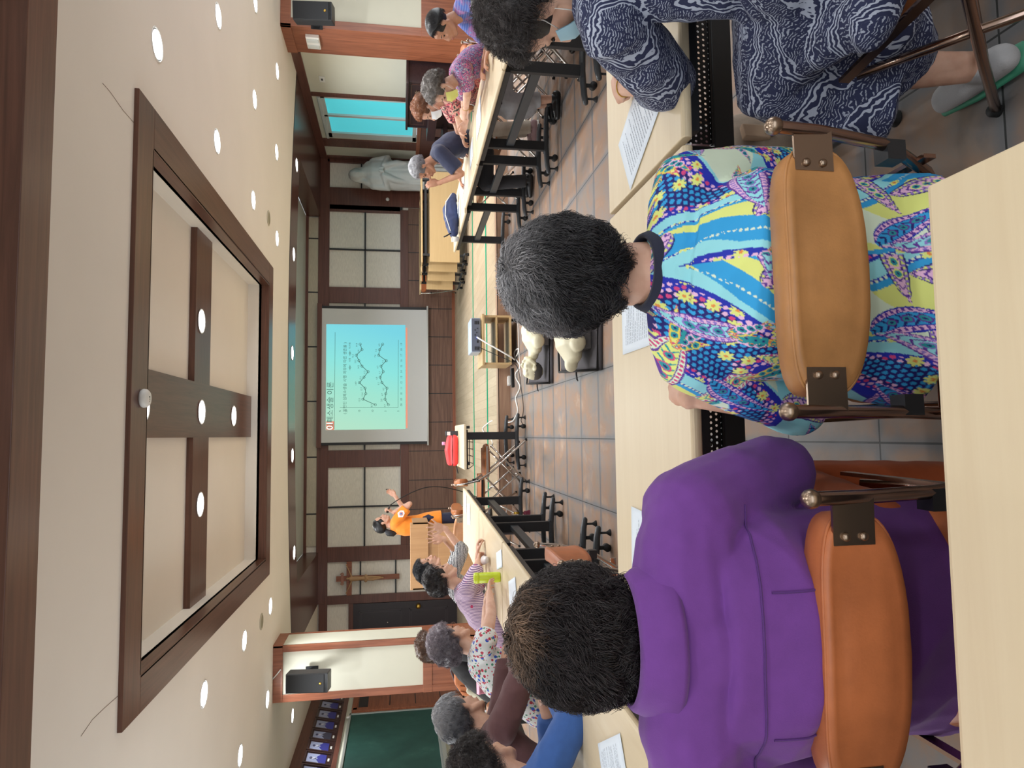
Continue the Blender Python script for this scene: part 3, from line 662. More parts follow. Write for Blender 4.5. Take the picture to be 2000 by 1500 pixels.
# ---------------------------------------------------------------- projector on its low shelf cart
cart = thing('projector_cart', 'low open beech shelf cart under the projector at the stage edge', 'cart', (1.14, 8.28, 0))
def cb(nm, *q): b_ = MB(); b_.box(*q); return obj(nm, b_, M['maple'], cart, .003)
cb('top_board', -.31, -.1, .40, .31, .42, .43); cb('shelf', -.28, -.08, .24, .28, .4, .26); cb('bottom_board', -.28, -.08, .07, .28, .4, .09)
cb('side_panel', -.3, -.08, .07, -.275, .4, .4); cb('side_panel', .275, -.08, .07, .3, .4, .4)
for x, y in ((-.25, -.04), (.25, -.04), (-.25, .36), (.25, .36)):
    b = MB(); b.tube([(x-.015, y, .03), (x+.015, y, .03)], .03, 14); b.box(x-.008, y-.008, .03, x+.008, y+.008, .07); obj('caster', b, M['rubber'], cart)
pj = thing('projector', 'silver grey projector with rear sockets on the low shelf cart', 'projector', (1.2, 8.42, .43))
b = MB(); b.box(-.21, -.19, .01, .21, .17, .13); obj('case', b, plain('projector_silver', col(168, 178, 192), .4), pj, .012)
b = MB(); b.box(-.2, -.193, .02, .2, -.188, .12); obj('rear_panel', b, plain('projector_panel', col(98, 104, 120), .5), pj)
b = MB()
for i, (x, z, w, h) in enumerate(((-.16, .04, .04, .012), (-.16, .06, .04, .012), (-.16, .08, .04, .012), (.15, .04, .04, .012), (.15, .06, .04, .012), (.15, .08, .04, .012), (-.08, .05, .03, .02), (-.03, .06, .014, .014), (0, .08, .014, .014), (.03, .06, .014, .014), (.06, .08, .014, .014), (.08, .05, .014, .014))): b.box(x-w/2, -.197, z-h/2, x+w/2, -.19, z+h/2)
obj('sockets', b, M['black'], pj)
b = MB(); b.box(-.06, -.15, .129, .1, .0, .132); obj('top_label', b, M['white'], pj)
b = MB(); b.box(-.045, -.215, .05, -.02, -.19, .068); obj('vga_plug', b, plain('vga_blue', col(40, 60, 170), .5), pj)
def cable(name, pts, r, mat, label, cat='cable'):
    cu = bpy.data.curves.new(name, 'CURVE'); cu.dimensions = '3D'; cu.bevel_depth = r; cu.bevel_resolution = 2
    sp = cu.splines.new('NURBS'); sp.points.add(len(pts)-1)
    for p, q in zip(sp.points, pts): p.co = (q[0], q[1], q[2], 1)
    sp.use_endpoint_u = True; sp.order_u = 4
    tmp = bpy.data.objects.new('tmp', cu); C.objects.link(tmp); bpy.context.view_layer.update()
    me = bpy.data.meshes.new_from_object(tmp.evaluated_get(bpy.context.evaluated_depsgraph_get())); me.materials.clear(); me.materials.append(mat); bpy.data.objects.remove(tmp)
    for q in me.polygons: q.use_smooth = True
    o = bpy.data.objects.new(name, me); C.objects.link(o); return tag(o, label, cat)
fl = lambda px, py, z=.008: tuple(P(1003+(px-985)*.75, py, z=z))
st = lambda px, py: tuple(P(px, py, z=ST+.008))
cable('video_cable', [(1.17, 8.2, .49), (1.12, 8.1, .45), (1.0, 8.05, .25), (.88, 8.05, .04), fl(985, 704), fl(998, 690), fl(1000, 680), fl(992, 682), fl(985, 690), fl(990, 702), fl(1004, 712), fl(1000, 722), fl(988, 728), fl(992, 742), fl(1004, 752), fl(1000, 764), fl(988, 776), fl(994, 790), fl(998, 805), fl(990, 814), (.12, 8.6, .02), st(962, 817), st(950, 830), st(935, 840), (-.1, 8.86, ST+.02), (-.15, 8.5, .3)], .009, M['white'], 'thick white video cable looping over the floor from the projector to the small table')
cable('power_cable', [(1.05, 8.2, .47), (.95, 8.1, .3), (.85, 8.05, .02), fl(1000, 730), fl(1003, 750), fl(1008, 775), fl(1012, 800), fl(1008, 815), fl(1002, 822), fl(1010, 830)], .004, M['rubber'], 'thin black power cable lying on the tiles beside the white cable')
cable('cord', [fl(992, 590), fl(996, 620), fl(998, 660), fl(1000, 700), fl(1003, 735)], .005, M['white'], 'thin pale cord along the foot of the stage beside the cart')
t = thing('power_adapter', 'white power adapter brick lying on the tiles in the cable loops', 'adapter', P(996, 746, z=0), .2)
b = MB(); b.box(-.06, -.09, 0, .06, .09, .04); obj('body', b, M['white'], t, .008)
b = MB(); b.cbox((.0, .0, .041), (.05, .08, .002)); obj('label_plate', b, plain('pale_label', col(190, 196, 204), .5), t)
t = thing('power_strip', 'black power strip lying next to the white adapter', 'power strip', P(1004, 738, z=0), .1)
b = MB(); b.box(-.12, -.025, 0, .12, .025, .035); obj('body', b, M['rubber'], t, .006)
b = MB(); b.box(-.03, -.012, .034, .03, .012, .037); obj('switch', b, M['dgrey'], t)
# ---------------------------------------------------------------- manikins on their mats
CL = plain('mat_grey_cloth', col(74, 71, 75), .9, bump=.3, bscale=300, var=.06); MAN = plain('manikin_vinyl', col(226, 220, 190), .45)
def matress(label, corners, h=.035):
    c = sum((Vector(q) for q in corners), Vector())/4
    t = thing('carry_mat', label, 'mat', (c.x, c.y, 0), 0, 'grey carry mats under the manikins')
    K = [Vector(q)-Vector((c.x, c.y, 0)) for q in corners]
    n = 14; vs = []; fs = []
    for layer, zz in ((0, 0.0), (1, h)):
        for i in range(n+1):
            for j in range(n+1):
                u, v = i/n, j/n; p = (K[0]*(1-u)+K[1]*u)*(1-v)+(K[3]*(1-u)+K[2]*u)*v
                ed = min(u, 1-u, v, 1-v)
                vs.append((p.x, p.y, (zz*(1 if ed > .0 else .55)+(noise.noise(Vector((p.x*5, p.y*5, 3)))*.008 if layer and ed > 0 else 0)) if layer else 0))
    m_ = (n+1)**2
    for i in range(n):
        for j in range(n):
            a = i*(n+1)+j; fs.append((a+m_, a+n+1+m_, a+n+2+m_, a+1+m_)); fs.append((a, a+1, a+n+2, a+n+1))
    for i in range(n):
        for (a, c2) in ((i, i+1), (n*(n+1)+i, n*(n+1)+i+1), (i*(n+1), (i+1)*(n+1)), (i*(n+1)+n, (i+1)*(n+1)+n)): fs.append((a, c2, c2+m_, a+m_))
    b = MB(); b.add(vs, fs, True); o = obj('pad', b, CL, t)
    b = MB(); b.tube([k_+Vector((0, 0, .018)) for k_ in K]+[K[0]+Vector((0, 0, .018))], .01, 6); obj('black_zip_edge', b, M['rubber'], t)
    e = (K[2]+K[3])/2; b = MB(); b.tube([e+Vector((0, 0, .02)), e+Vector((-.03, -.005, .02)), e+Vector((-.07, .004, .012))], .007, 6); b.tube([e+Vector((-.03, 0, .02)), e+Vector((-.08, -.02, .012))], .005, 5); obj('zip_pull', b, M['rubber'], t)
    return t
def cor(*pp): return [P(a, c, z=0.02) for a, c in pp]
mA = matress('grey zip mat under the manikin whose head shows, nearer the stage', cor((1044, 620), (1077, 620), (1077, 748), (1032, 750)))
mB = matress('grey zip mat under the half-hidden manikin, nearer the camera', cor((1092, 600), (1172, 600), (1172, 722), (1096, 727)))
# ---------------------------------------------------------------- people
def remesh(mb, voxel, smooth=4, mat=None, extra=None):
    me = mb.mesh('tmp', []); o = bpy.data.objects.new('tmp', me); C.objects.link(o)
    r = o.modifiers.new('r', 'REMESH'); r.mode = 'VOXEL'; r.voxel_size = voxel; r.use_smooth_shade = True
    if smooth: s = o.modifiers.new('s', 'SMOOTH'); s.factor = .5; s.iterations = smooth
    bpy.context.view_layer.update()
    me2 = bpy.data.meshes.new_from_object(o.evaluated_get(bpy.context.evaluated_depsgraph_get()))
    bpy.data.objects.remove(o); bpy.data.meshes.remove(me)
    me2.materials.clear()
    if mat: me2.materials.append(mat)
    return me2
def coords(me):
    a = np.empty(len(me.vertices)*3); me.vertices.foreach_get('co', a); return a.reshape(-1, 3)
def normals(me):
    a = np.empty(len(me.vertices)*3); me.vertices.foreach_get('normal', a); return a.reshape(-1, 3)
def setco(me, a): me.vertices.foreach_set('co', a.ravel()); me.update()
def wrinkle(me, amp, freq, seed=0, stretch=(1, 1, 1), sub=True):
    co = coords(me); nn = normals(me); st_ = np.array(stretch)
    d = np.empty(len(co))
    for i, c in enumerate(co):
        q = Vector(c*st_*freq+seed); w = noise.noise_vector(q*.5)
        v = noise.noise(q+w*.9); d[i] = (1-2*abs(v))*.6+v*.5+noise.noise(q*2.3)*.3
    setco(me, co+nn*(d*amp)[:, None]); return me
def pcol(me, cols, name='Col'):
    at = me.attributes.new(name, 'FLOAT_COLOR', 'POINT'); a = np.ones((len(cols), 4), 'f'); a[:, :3] = cols; at.data.foreach_set('color', a.ravel())
def ik(S, T, a, b, hint):
    S, T = Vector(S), Vector(T); d = T-S; L = min(d.length, (a+b)*.995); d.normalize()
    x = (a*a-b*b+L*L)/(2*L); h = math.sqrt(max(a*a-x*x, 0)); hv = Vector(hint); hv = (hv-d*hv.dot(d)).normalized()
    return S+d*x+hv*h, S+d*L
def frame(yaw, pitch, roll=0):
    """columns right, forward, up; yaw clockwise from +y, pitch up"""
    return (Matrix.Rotation(-yaw, 3, 'Z') @ Matrix.Rotation(pitch, 3, 'X') @ Matrix.Rotation(roll, 3, 'Y'))
def head_parts(b, Hc, R, s=1.0, male=False):
    def B(c, r): b.ball(Vector(Hc)+R @ (Vector(c)*s), tuple(q*s for q in r), 20, R, 12)
    def T(pts, rr): b.tube([Vector(Hc)+R @ (Vector(p)*s) for p in pts], [q*s for q in rr], 10, round_caps=True)
    B((0, -.012, .03), (.073, .093, .082)); B((0, .028, -.028), (.06, .06, .072)); B((0, .02, -.06), (.05, .052, .05))
    B((0, .062, -.092), (.026, .024, .018)); B((0, .055, .045), (.055, .034, .04))
    for q in (-1, 1):
        T([(q*.058, -.012, -.045), (q*.045, .03, -.082), (q*.018, .062, -.094)], (.016, .017, .015))
        B((q*.034, .062, -.025), (.022, .02, .018)); T([(q*.046, .066, .018), (q*.018, .083, .018)], (.009, .01))
        B((q*.075, -.008, -.012), (.009, .018, .028)); B((q*.082, -.014, -.002), (.007, .012, .016))
        B((q*.012, .098, -.035), (.009, .01, .008))
    T([(0, .084, .012), (0, .096, -.01), (0, .107, -.03)], (.008, .009, .011)); B((0, .106, -.034), (.011, .011, .009))
    B((0, .082, -.062), (.024, .016, .018)); B((0, .096, -.058), (.018, .007, .005)); B((0, .095, -.067), (.017, .007, .006))
def hand(b, W, fw, nrm, side, curl=.5, spread=.12, s=1.0, thumb=.6):
    """palm from wrist W along fw, palm facing nrm, side=+1 when the thumb lies on the +(fw x nrm) side"""
    fw = Vector(fw).normalized(); nrm = Vector(nrm); nrm = (nrm-fw*nrm.dot(fw)).normalized(); lt = fw.cross(nrm)*side
    W = Vector(W); mat = Matrix((lt, fw, nrm)).transposed()
    b.tube([W-fw*.02*s, W+fw*.01*s], [(.025*s, .018*s), (.028*s, .016*s)], 12, side=lt, round_caps=True)
    b.ball(W+fw*.045*s, (.038*s, .048*s, .014*s), 16, mat, 10)
    b.tube([W+fw*.012*s+lt*.012*s, W+fw*.05*s+lt*.026*s], [(.02*s, .014*s), (.016*s, .013*s)], 10, side=lt, round_caps=True)
    base = W+fw*.082*s
    for k_, (off, L) in enumerate(((.029, .068), (.010, .076), (-.010, .07), (-.028, .056))):
        p = base+lt*off*s-fw*(.008*s if k_ in (0, 3) else 0); a = 0.0; pts = [p-fw*.02*s, p]
        dirv = (fw+lt*(off/.03)*spread).normalized()
        for seg, c in ((.42, .45), (.32, 1.0), (.26, .8)):
            a += curl*c; q = dirv*math.cos(a)+nrm*math.sin(a); p = p+q*L*seg*s; pts.append(p)
        b.tube(pts, [.0095*s, .0092*s, .0086*s, .008*s, .007*s], 8, round_caps=True)
    p = W+fw*.02*s+lt*.024*s; d1 = (lt*.8+fw*.6+nrm*.25).normalized(); d2 = (fw*.9+lt*.25+nrm*(.2+thumb*.5)).normalized()
    b.tube([p, p+d1*.03*s, p+d1*.034*s+d2*.028*s, p+d1*.034*s+d2*.052*s], [.014*s, .0115*s, .0105*s, .0085*s], 8, round_caps=True)
def hair_mat():
    t = NT('hair'); a = t.n('ShaderNodeAttribute'); a.attribute_name = 'Col'
    t.set('Base Color', a.outputs['Color']).set('Roughness', .42).set('Specular IOR Level', .45).set('Anisotropic', .3); return t.m
M['hair'] = hair_mat()
def ss(x): x = max(0.0, min(1.0, x)); return x*x*(3-2*x)
def hair(parent, Hc, R, s, color, vol=.022, count=1500, length=.045, curl=.006, width=.0011, style='perm', seed=1, hairline=.5, nape=-.62, colfn=None, lump=.3, lumpf=4.0, crown=None, drop=.0, base=.72, vary=(.55, 1.65)):
    rnd = random.Random(seed); rad = Vector((.080, .100, .092+drop)); cen = Vector((0, -.014, .026-drop))
    def zmin(d):
        az = math.atan2(abs(d.x), d.y)              # 0 front, pi back
        pts = ((0, hairline), (.8, hairline-.1), (1.15, .12), (1.45, -.02), (1.75, -.18), (2.2, nape+.12), (PI, nape))
        for (a0_, z0_), (a1_, z1_) in zip(pts, pts[1:]):
            if az <= a1_: return z0_+(z1_-z0_)*(az-a0_)/(a1_-a0_)
        return nape
    def mask(d): return ss((d.z-zmin(d))/.16)
    def surf(d, f=1.0):
        m_ = mask(d); r0 = 1/math.sqrt((d.x/rad.x)**2+(d.y/rad.y)**2+(d.z/rad.z)**2)
        n_ = noise.noise(d*lumpf+Vector((seed, 0, 0)))*lump+noise.noise(d*lumpf*2.6+Vector((0, seed, 0)))*lump*.6+(noise.noise(d*22+Vector((seed, 3, 0)))*.22 if style in ('perm', 'wild') else 0)
        if style == 'wild': n_ += .25*max(0, d.z)
        return (r0*.93 if m_ < .02 else r0*(.93+.07*m_)+vol*m_*(1+n_)*f)
    if colfn is None: colfn = lambda d: color
    n, m = 56, 40; vs = []; fs = []; cols = []
    b = MB()
    for i in range(m+1):
        th = PI*i/m
        for j in range(n):
            d = Vector((math.sin(th)*math.cos(2*PI*j/n), math.sin(th)*math.sin(2*PI*j/n), math.cos(th)))
            p = cen+d*surf(d, .78 if style == 'wavy' else .95); vs.append(Vector(Hc)+R @ (p*s)); cols.append([q*base for q in colfn(d)])
    for i in range(m):
        for j in range(n): fs.append((i*n+j, i*n+(j+1) % n, (i+1)*n+(j+1) % n, (i+1)*n+j))
    b.add(vs, fs, True); me = b.mesh('hair', M['hair']); pcol(me, np.array(cols)); ho = obj('hair', me, None, parent, world=True)
    # strands
    K = 8; V = []; F = []; CC = []; made = 0; tries = 0
    crown = Vector(crown).normalized() if crown else Vector((.05, -.55, .85)).normalized()
    while made < count and tries < count*6:
        tries += 1
        z = rnd.uniform(-1, 1); a = rnd.uniform(0, 2*PI); q = math.sqrt(1-z*z); d = Vector((q*math.cos(a), q*math.sin(a), z))
        if mask(d) < .35: continue
        made += 1
        p = cen+d*(surf(d)-(.002 if style == 'wavy' else .004)+(rnd.uniform(-.004, .004) if style == 'wavy' else 0))
        away = (d-crown*d.dot(crown)); away = away.normalized() if away.length > .05 else d.orthogonal()
        down = Vector((0, 0, -1)); down = (down-d*down.dot(d)); 
        nv = noise.noise_vector(d*3.2+Vector((seed*1.3, 0, 0)))
        t0 = (away*.8+down*.5+nv*(1.5 if style in ('perm', 'wild') else .85 if style == 'wavy' else .35)); t0 = (t0-d*t0.dot(d)).normalized()
        if style == 'sleek': t0 = (Vector((0, -1, -.12))+down*.1); t0 = (t0-d*t0.dot(d)).normalized()
        b2 = d.cross(t0); ph = rnd.uniform(0, 6.28) if style == 'perm' and rnd.random() < .3 else 6.28*noise.noise(d*2.5+Vector((0, 0, seed)))
        L = length*rnd.uniform(.6, 1.15); w = rnd.uniform(2.0, 3.4); br = rnd.uniform(*vary)*(1+.55*noise.noise(d*9+Vector((0, seed, 0)))); cc = [min(1, x*br) for x in colfn(d)]
        lift = {'perm': .30, 'wild': .55, 'sleek': .02, 'short': .12, 'wavy': .2}.get(style, .15)
        o = len(V); pr = None
        for i in range(K):
            u = i/(K-1)
            pos = p+t0*(L*u*.85)+d*(lift*L*u*(1-.7*u))-d*(L*L*u*u*4.5*(.95 if style != 'wild' else .5))+(d*math.sin(w*u*3+ph)+b2*math.cos(w*u*3+ph))*curl*min(1, u*2)
            rr = width*(1-.75*u)
            tg = t0 if pr is None else (pos-pr).normalized(); pr = pos
            s1 = tg.cross(d).normalized(); s2 = tg.cross(s1)
            for k_ in range(3): V.append(Vector(Hc)+R @ ((pos+s1*rr*math.cos(2.094*k_)+s2*rr*math.sin(2.094*k_))*s)); CC.append(cc)
        for i in range(K-1):
            for k_ in range(3): a_ = o+i*3; F.append((a_+k_, a_+(k_+1) % 3, a_+3+(k_+1) % 3, a_+3+k_))
    if made:
        b = MB(); b.add(V, F, True)
        me = bpy.data.meshes.new('strands'); me.from_pydata(b.v, [], b.f); me.materials.append(M['hair']); me.polygons.foreach_set('use_smooth', [True]*len(b.f)); me.update()
        pcol(me, np.array(CC)); so_ = obj('strands', me, None, ho); so_['kind'] = 'stuff'
        so_.parent = ho; so_.matrix_parent_inverse = Matrix.Identity(4)
    return ho
class Fig:
    def __init__(s, label, head, pelvis, face, hy=0, hp=0, hr=0, sc=1.0, hands=(None, None), hints=(None, None), skinmat='skin', sh=.165, group=None, back=.0, standing=False, nb=.155, hs=1.0):
        s.hs = hs; s.sc = sc; s.pel = Vector(pelvis); s.Hc = Vector(head); s.a = math.radians(face)
        s.f = Vector((math.sin(s.a), math.cos(s.a), 0)); s.r = Vector((math.cos(s.a), -math.sin(s.a), 0)); s.u = Vector((0, 0, 1))
        s.HR = frame(math.radians(face+hy), math.radians(hp), math.radians(hr)); s.skin = M[skinmat]
        s.t = thing('person', label, 'person', (s.pel.x, s.pel.y, 0), 0, group)
        # neck base lies below and behind the head
        bk = (s.HR @ Vector((0, -.035, -.095*hs)))*sc
        s.N = s.Hc+bk+Vector((0, 0, -(nb-.12)*sc))-s.f*.02*sc
        up = (s.N-s.pel); s.up = up.normalized()
        s.back = back
        s.sp = [s.pel, s.pel+up*.33-s.f*(.015+back*.6), s.pel+up*.66-s.f*(.02+back), s.pel+up*.88-s.f*(.012+back*.6), s.N]
        s.S = [s.sp[3]+up*.02+s.r*(q*sh*sc)+s.f*.01 for q in (-1, 1)]
        s.E = [None, None]; s.W = [None, None]; s.hd = [None, None]
        for i, q in enumerate((-1, 1)):
            tgt = hands[i]
            if tgt is None: tgt = s.pel+s.f*.34+s.r*(q*.1)+s.u*.08
            s.E[i], s.W[i] = ik(s.S[i], tgt, .275*sc, .24*sc, hints[i] if hints[i] else (s.r*(q*.5)-s.u*.9-s.f*.3))
        s.bm = MB(); s.hip = [s.pel+s.r*(q*.085*sc) for q in (-1, 1)]; s.knee = []; s.ank = []
        for q in (-1, 1):
            if standing: k_ = s.pel+s.r*(q*.09)-s.u*.42*sc+s.f*.02; a_ = Vector((s.pel.x, s.pel.y, s.pel.z-.80*sc))+s.r*(q*.095)
            else: k_ = s.pel+s.r*(q*.11)+s.f*(.40*sc)-s.u*.03; a_ = Vector((k_.x, k_.y, .09))-s.f*.05
            s.knee.append(k_); s.ank.append(a_)
    def build(s, voxel=.008, head=True, legs=True, hands=((.6, .1), (.6, .1))):
        b = s.bm; c = s.sc
        b.tube(s.sp[:4], [(.14*c, .10*c), (.125*c, .095*c), (.135*c, .09*c), (.12*c, .075*c)], 20, side=s.r, round_caps=True)
        b.tube([s.S[0], s.sp[3]+s.up*.02, s.S[1]], [.045*c, .055*c, .045*c], 14, round_caps=True)
        b.tube([s.sp[3], s.N, s.Hc+s.HR @ Vector((0, -.02, -.04))*c], [.06*c, .05*c, .05*c], 16, round_caps=True)
        for q in s.S: b.tube([s.sp[3].lerp(s.N, .45), q.lerp(s.sp[3], .2)+s.up*.01], [.05*c, .045*c], 12, round_caps=True)
        if head: head_parts(b, s.Hc, s.HR, c*s.hs)
        for i, q in enumerate((-1, 1)):
            d = (s.W[i]-s.E[i]).normalized()
            b.tube([s.S[i], s.S[i].lerp(s.E[i], .5), s.E[i]], [.045*c, .042*c, .034*c], 12, round_caps=True)
            b.tube([s.E[i], s.E[i].lerp(s.W[i], .35), s.W[i]], [.035*c, .034*c, .023*c], 12, round_caps=True)
            h = s.hd[i]
            if h is None: h = (d, -s.u)
            hand(b, s.W[i]+d*.005, h[0], h[1], (1 if (Vector(h[0]).cross(Vector(h[1]))).dot(s.r)*(-q) > 0 else -1), hands[i][0], hands[i][1], c)
        if legs:
            for i in (0, 1):
                b.tube([s.hip[i], s.hip[i].lerp(s.knee[i], .5), s.knee[i]], [.08*c, .07*c, .055*c], 14, round_caps=True)
                b.tube([s.knee[i], s.knee[i].lerp(s.ank[i], .35), s.ank[i]], [.052*c, .05*c, .034*c], 12, round_caps=True)
        me = remesh(b, voxel, 3, s.skin); s.body = obj('body', me, None, s.t, world=True)
        return s
    def top(s, mat, sleeve=.45, infl=.022, voxel=.009, amp=.006, freq=9, hem=.0, name='top', collar=None, seed=0, hipw=.0, bulk=.0, cut=.55):
        b = MB(); c = s.sc; e = infl
        P0 = s.pel-s.up*hem
        b.tube([P0]+s.sp[:4], [(.15*c+e+hipw, .115*c+e+hipw), (.14*c+e+hipw*.6+bulk*.5, .105*c+e+hipw*.5), (.13*c+e+bulk, .10*c+e+bulk*.3), (.14*c+e+bulk, .095*c+e+bulk*.3), (.115*c+e+bulk*.6, .07*c+e)], 24, side=s.r, round_caps=False)
        b.tube([s.S[0], s.sp[3]+s.up*.02, s.S[1]], [.04*c+e, .052*c+e, .04*c+e], 14, round_caps=True)
        b.tube([s.sp[3], s.sp[3].lerp(s.N, cut)], [.075*c+e*.6, .058*c+e*.5], 16, round_caps=True)
        for q in s.S: b.tube([s.sp[3].lerp(s.N, .4), q.lerp(s.sp[3], .2)+s.up*.01], [.05*c+e, .045*c+e], 14, round_caps=True)
        for i in (0, 1):
            A, E_, W_ = s.S[i], s.E[i], s.W[i]
            if sleeve <= 1: b.tube([A, A.lerp(E_, sleeve*.5), A.lerp(E_, sleeve)], [.043*c+e, .042*c+e*1.15, .038*c+e*1.25], 14)
            else:
                k_ = sleeve-1
                b.tube([A, A.lerp(E_, .5), E_], [.043*c+e, .042*c+e, .036*c+e], 14, round_caps=True); b.tube([E_, E_.lerp(W_, k_*.5), E_.lerp(W_, k_)], [.036*c+e, .033*c+e*.95, .026*c+e*.8], 14)
        me = remesh(b, voxel, 5, mat)
        if amp: wrinkle(me, amp, freq, seed)
        o = obj(name, me, None, s.t, world=True); return o
    def pants(s, mat, length=1.0, infl=.016, voxel=.012, name='trousers', amp=.004, skirt=False, wide=0):
        b = MB(); c = s.sc; e = infl
        b.tube([s.pel+s.up*.1, s.pel-s.up*.02], [(.125*c+e, .10*c+e), (.135*c+e, .11*c+e)], 18, side=s.r, round_caps=True)
        for i in (0, 1):
            b.tube([s.hip[i], s.hip[i].lerp(s.knee[i], .5), s.knee[i]], [.08*c+e, .075*c+e, .06*c+e+wide], 14, round_caps=True)
            b.tube([s.knee[i], s.knee[i].lerp(s.ank[i], length*.5), s.knee[i].lerp(s.ank[i], length)], [.058*c+e+wide, .053*c+e+wide, .05*c+e+wide], 12)
        if skirt:
            kc = (s.knee[0]+s.knee[1])/2; b.tube([s.pel, kc, kc+s.f*.02-s.u*.04, kc-s.u*.2], [(.17*c, .1*c), (.19*c, .085*c), (.19*c, .1*c), (.2*c, .11*c)], 18, side=s.r, round_caps=True)
        me = remesh(b, voxel, 4, mat)
        if amp: wrinkle(me, amp, 10, 3)
        return obj(name, me, None, s.t, world=True)
    def shoes(s, mat, soles=None):
        for i in (0, 1):
            a = s.ank[i]; b = MB()
            f = s.f
            b.tube([a-f*.04+Vector((0, 0, -.04)), a+f*.06+Vector((0, 0, -.045)), a+f*.15+Vector((0, 0, -.055))], [(.035, .04), (.042, .036), (.036, .026)], 14, side=s.r, round_caps=True)
            b.tube([a+Vector((0, 0, -.03)), a+Vector((0, 0, .01))], [.038, .036], 12)
            so_ = obj('shoe', remesh(b, .006, 3, mat), None, s.t, world=True)
            if soles:
                b = MB(); g = Vector((0, 0, -.078)); b.tube([a-f*.06+g, a+f*.06+g, a+f*.17+g], [(.036, .012), (.044, .012), (.034, .012)], 14, side=s.r, round_caps=True); obj('sole', b, soles, so_)
    def face(s, brows=True, mask=None, glasses=False):
        c = s.sc*s.hs; T = lambda p: s.Hc+s.HR @ (Vector(p)*c)
        for q in (-1, 1):
            b = MB(); b.ball(T((q*.032, .0755, .002)), (.0125*c, .006*c, .0052*c), 10, s.HR); obj('eye', b, M['eye'], s.body)
            if brows: b = MB(); b.tube([T((q*.047, .07, .022)), T((q*.032, .083, .026)), T((q*.016, .089, .021))], [.0022, .003, .0024], 6); obj('eyebrow', b, M['eye'], s.body)
        if mask is None:
            b = MB(); b.tube([T((-.022, .092, -.0625)), T((0, .1035, -.0605)), T((.022, .092, -.0625))], [.002, .0042, .002], 8, round_caps=True); obj('mouth', b, M['lip'], s.body)
        else:
            vs = []; fs = []; n = 16; m = 12
            for i in range(m+1):
                for j in range(n+1):
                    u = (j/n-.5)*2; v = i/m
                    z = -.012-.098*v; x = .074*math.sin(u*1.15)/math.sin(1.15)*(1-.12*v)
                    y = .028+(.088-.02*abs(v-.35)*2)*math.cos(u*1.32)*.95; 
                    vs.append(T((x, y*(1.0 if v < .85 else .96), z)))
            vs += [v+(v-s.Hc).normalized()*-.0025 for v in vs]; k_ = (m+1)*(n+1)
            for i in range(m):
                for j in range(n): a = i*(n+1)+j; fs.append((a, a+1, a+n+2, a+n+1)); fs.append((a+k_, a+n+1+k_, a+n+2+k_, a+1+k_))
            b = MB(); b.add(vs, fs, True); mk = obj('face_mask', b, mask, s.t, world=True)
            b = MB()
            for q in (-1, 1): b.tube([T((q*.068, .045, -.02)), T((q*.078, .01, .0)), T((q*.082, -.012, .02))], .0012, 5); b.tube([T((q*.06, .045, -.09)), T((q*.076, .01, -.05)), T((q*.083, -.02, -.01))], .0012, 5)
            obj('ear_loop', b, M['white'], mk)
        if glasses:
            b = MB()
            for q in (-1, 1):
                b.tube([T((q*.033+.024*math.cos(a), .094, -.002+.017*math.sin(a))) for a in np.linspace(0, 2*PI, 17)], .0012, 5); b.tube([T((q*.056, .092, .004)), T((q*.082, -.005, .008))], .0012, 5)
            obj('glasses', b, M['bronze'], s.t, world=True)
    def hair(s, color, **kw):
        return hair(s.t, s.Hc, s.HR, s.sc*s.hs, color[:3], **kw)
# ---------------------------------------------------------------- fabrics
def fabric(name, c, rough=.85, bump=.25, var=.06, sheen=.3):
    t = NT(name); v = t.co(); d = tuple(x*(1-var) for x in c[:3])+(1,); l = tuple(min(1, x*(1+var)) for x in c[:3])+(1,)
    t.set('Base Color', t.ramp(t.noise(v, 30, 4), [(.3, d), (.7, l)])).set('Roughness', rough).set('Sheen Weight', sheen*.3)
    t.bump(t.noise(v, 500, 2), bump, .0015); return t.m
def stripes(name, a, c, freq, axis=0, dist=1.5, duty=.5, nscale=3, dots=None):
    t = NT(name); v = t.co(); w = t.n('ShaderNodeTexWave'); w.bands_direction = 'XYZ'[axis]; w.inputs['Scale'].default_value = freq
    w.inputs['Distortion'].default_value = dist; w.inputs['Detail'].default_value = 2; w.inputs['Detail Scale'].default_value = nscale
    t.L.new(v, w.inputs['Vector']); f = w.outputs['Fac']
    base = t.mix(t.ramp(f, [(duty-.08, (0, 0, 0, 1)), (duty+.08, (1, 1, 1, 1))]), a, c)
    if dots:
        vo = t.n('ShaderNodeTexVoronoi'); vo.inputs['Scale'].default_value = dots[0]; t.L.new(v, vo.inputs['Vector'])
        base = t.mix(t.math('LESS_THAN', vo.outputs['Distance'], dots[1]), base, dots[2])
    t.set('Base Color', base).set('Roughness', .85); t.bump(t.noise(v, 400, 2), .2, .0015); return t.m
def blobs(name, cols_, scale=22, dist=1.0, rough=.8):
    t = NT(name); v = t.co(); n_ = t.noise(v, scale, 3, .6, dist); k_ = len(cols_)
    t.set('Base Color', t.ramp(n_, [(.3+.42*i/k_, c) for i, c in enumerate(cols_)], 'CONSTANT')).set('Roughness', rough); t.bump(t.noise(v, 400, 2), .2, .0015); return t.m
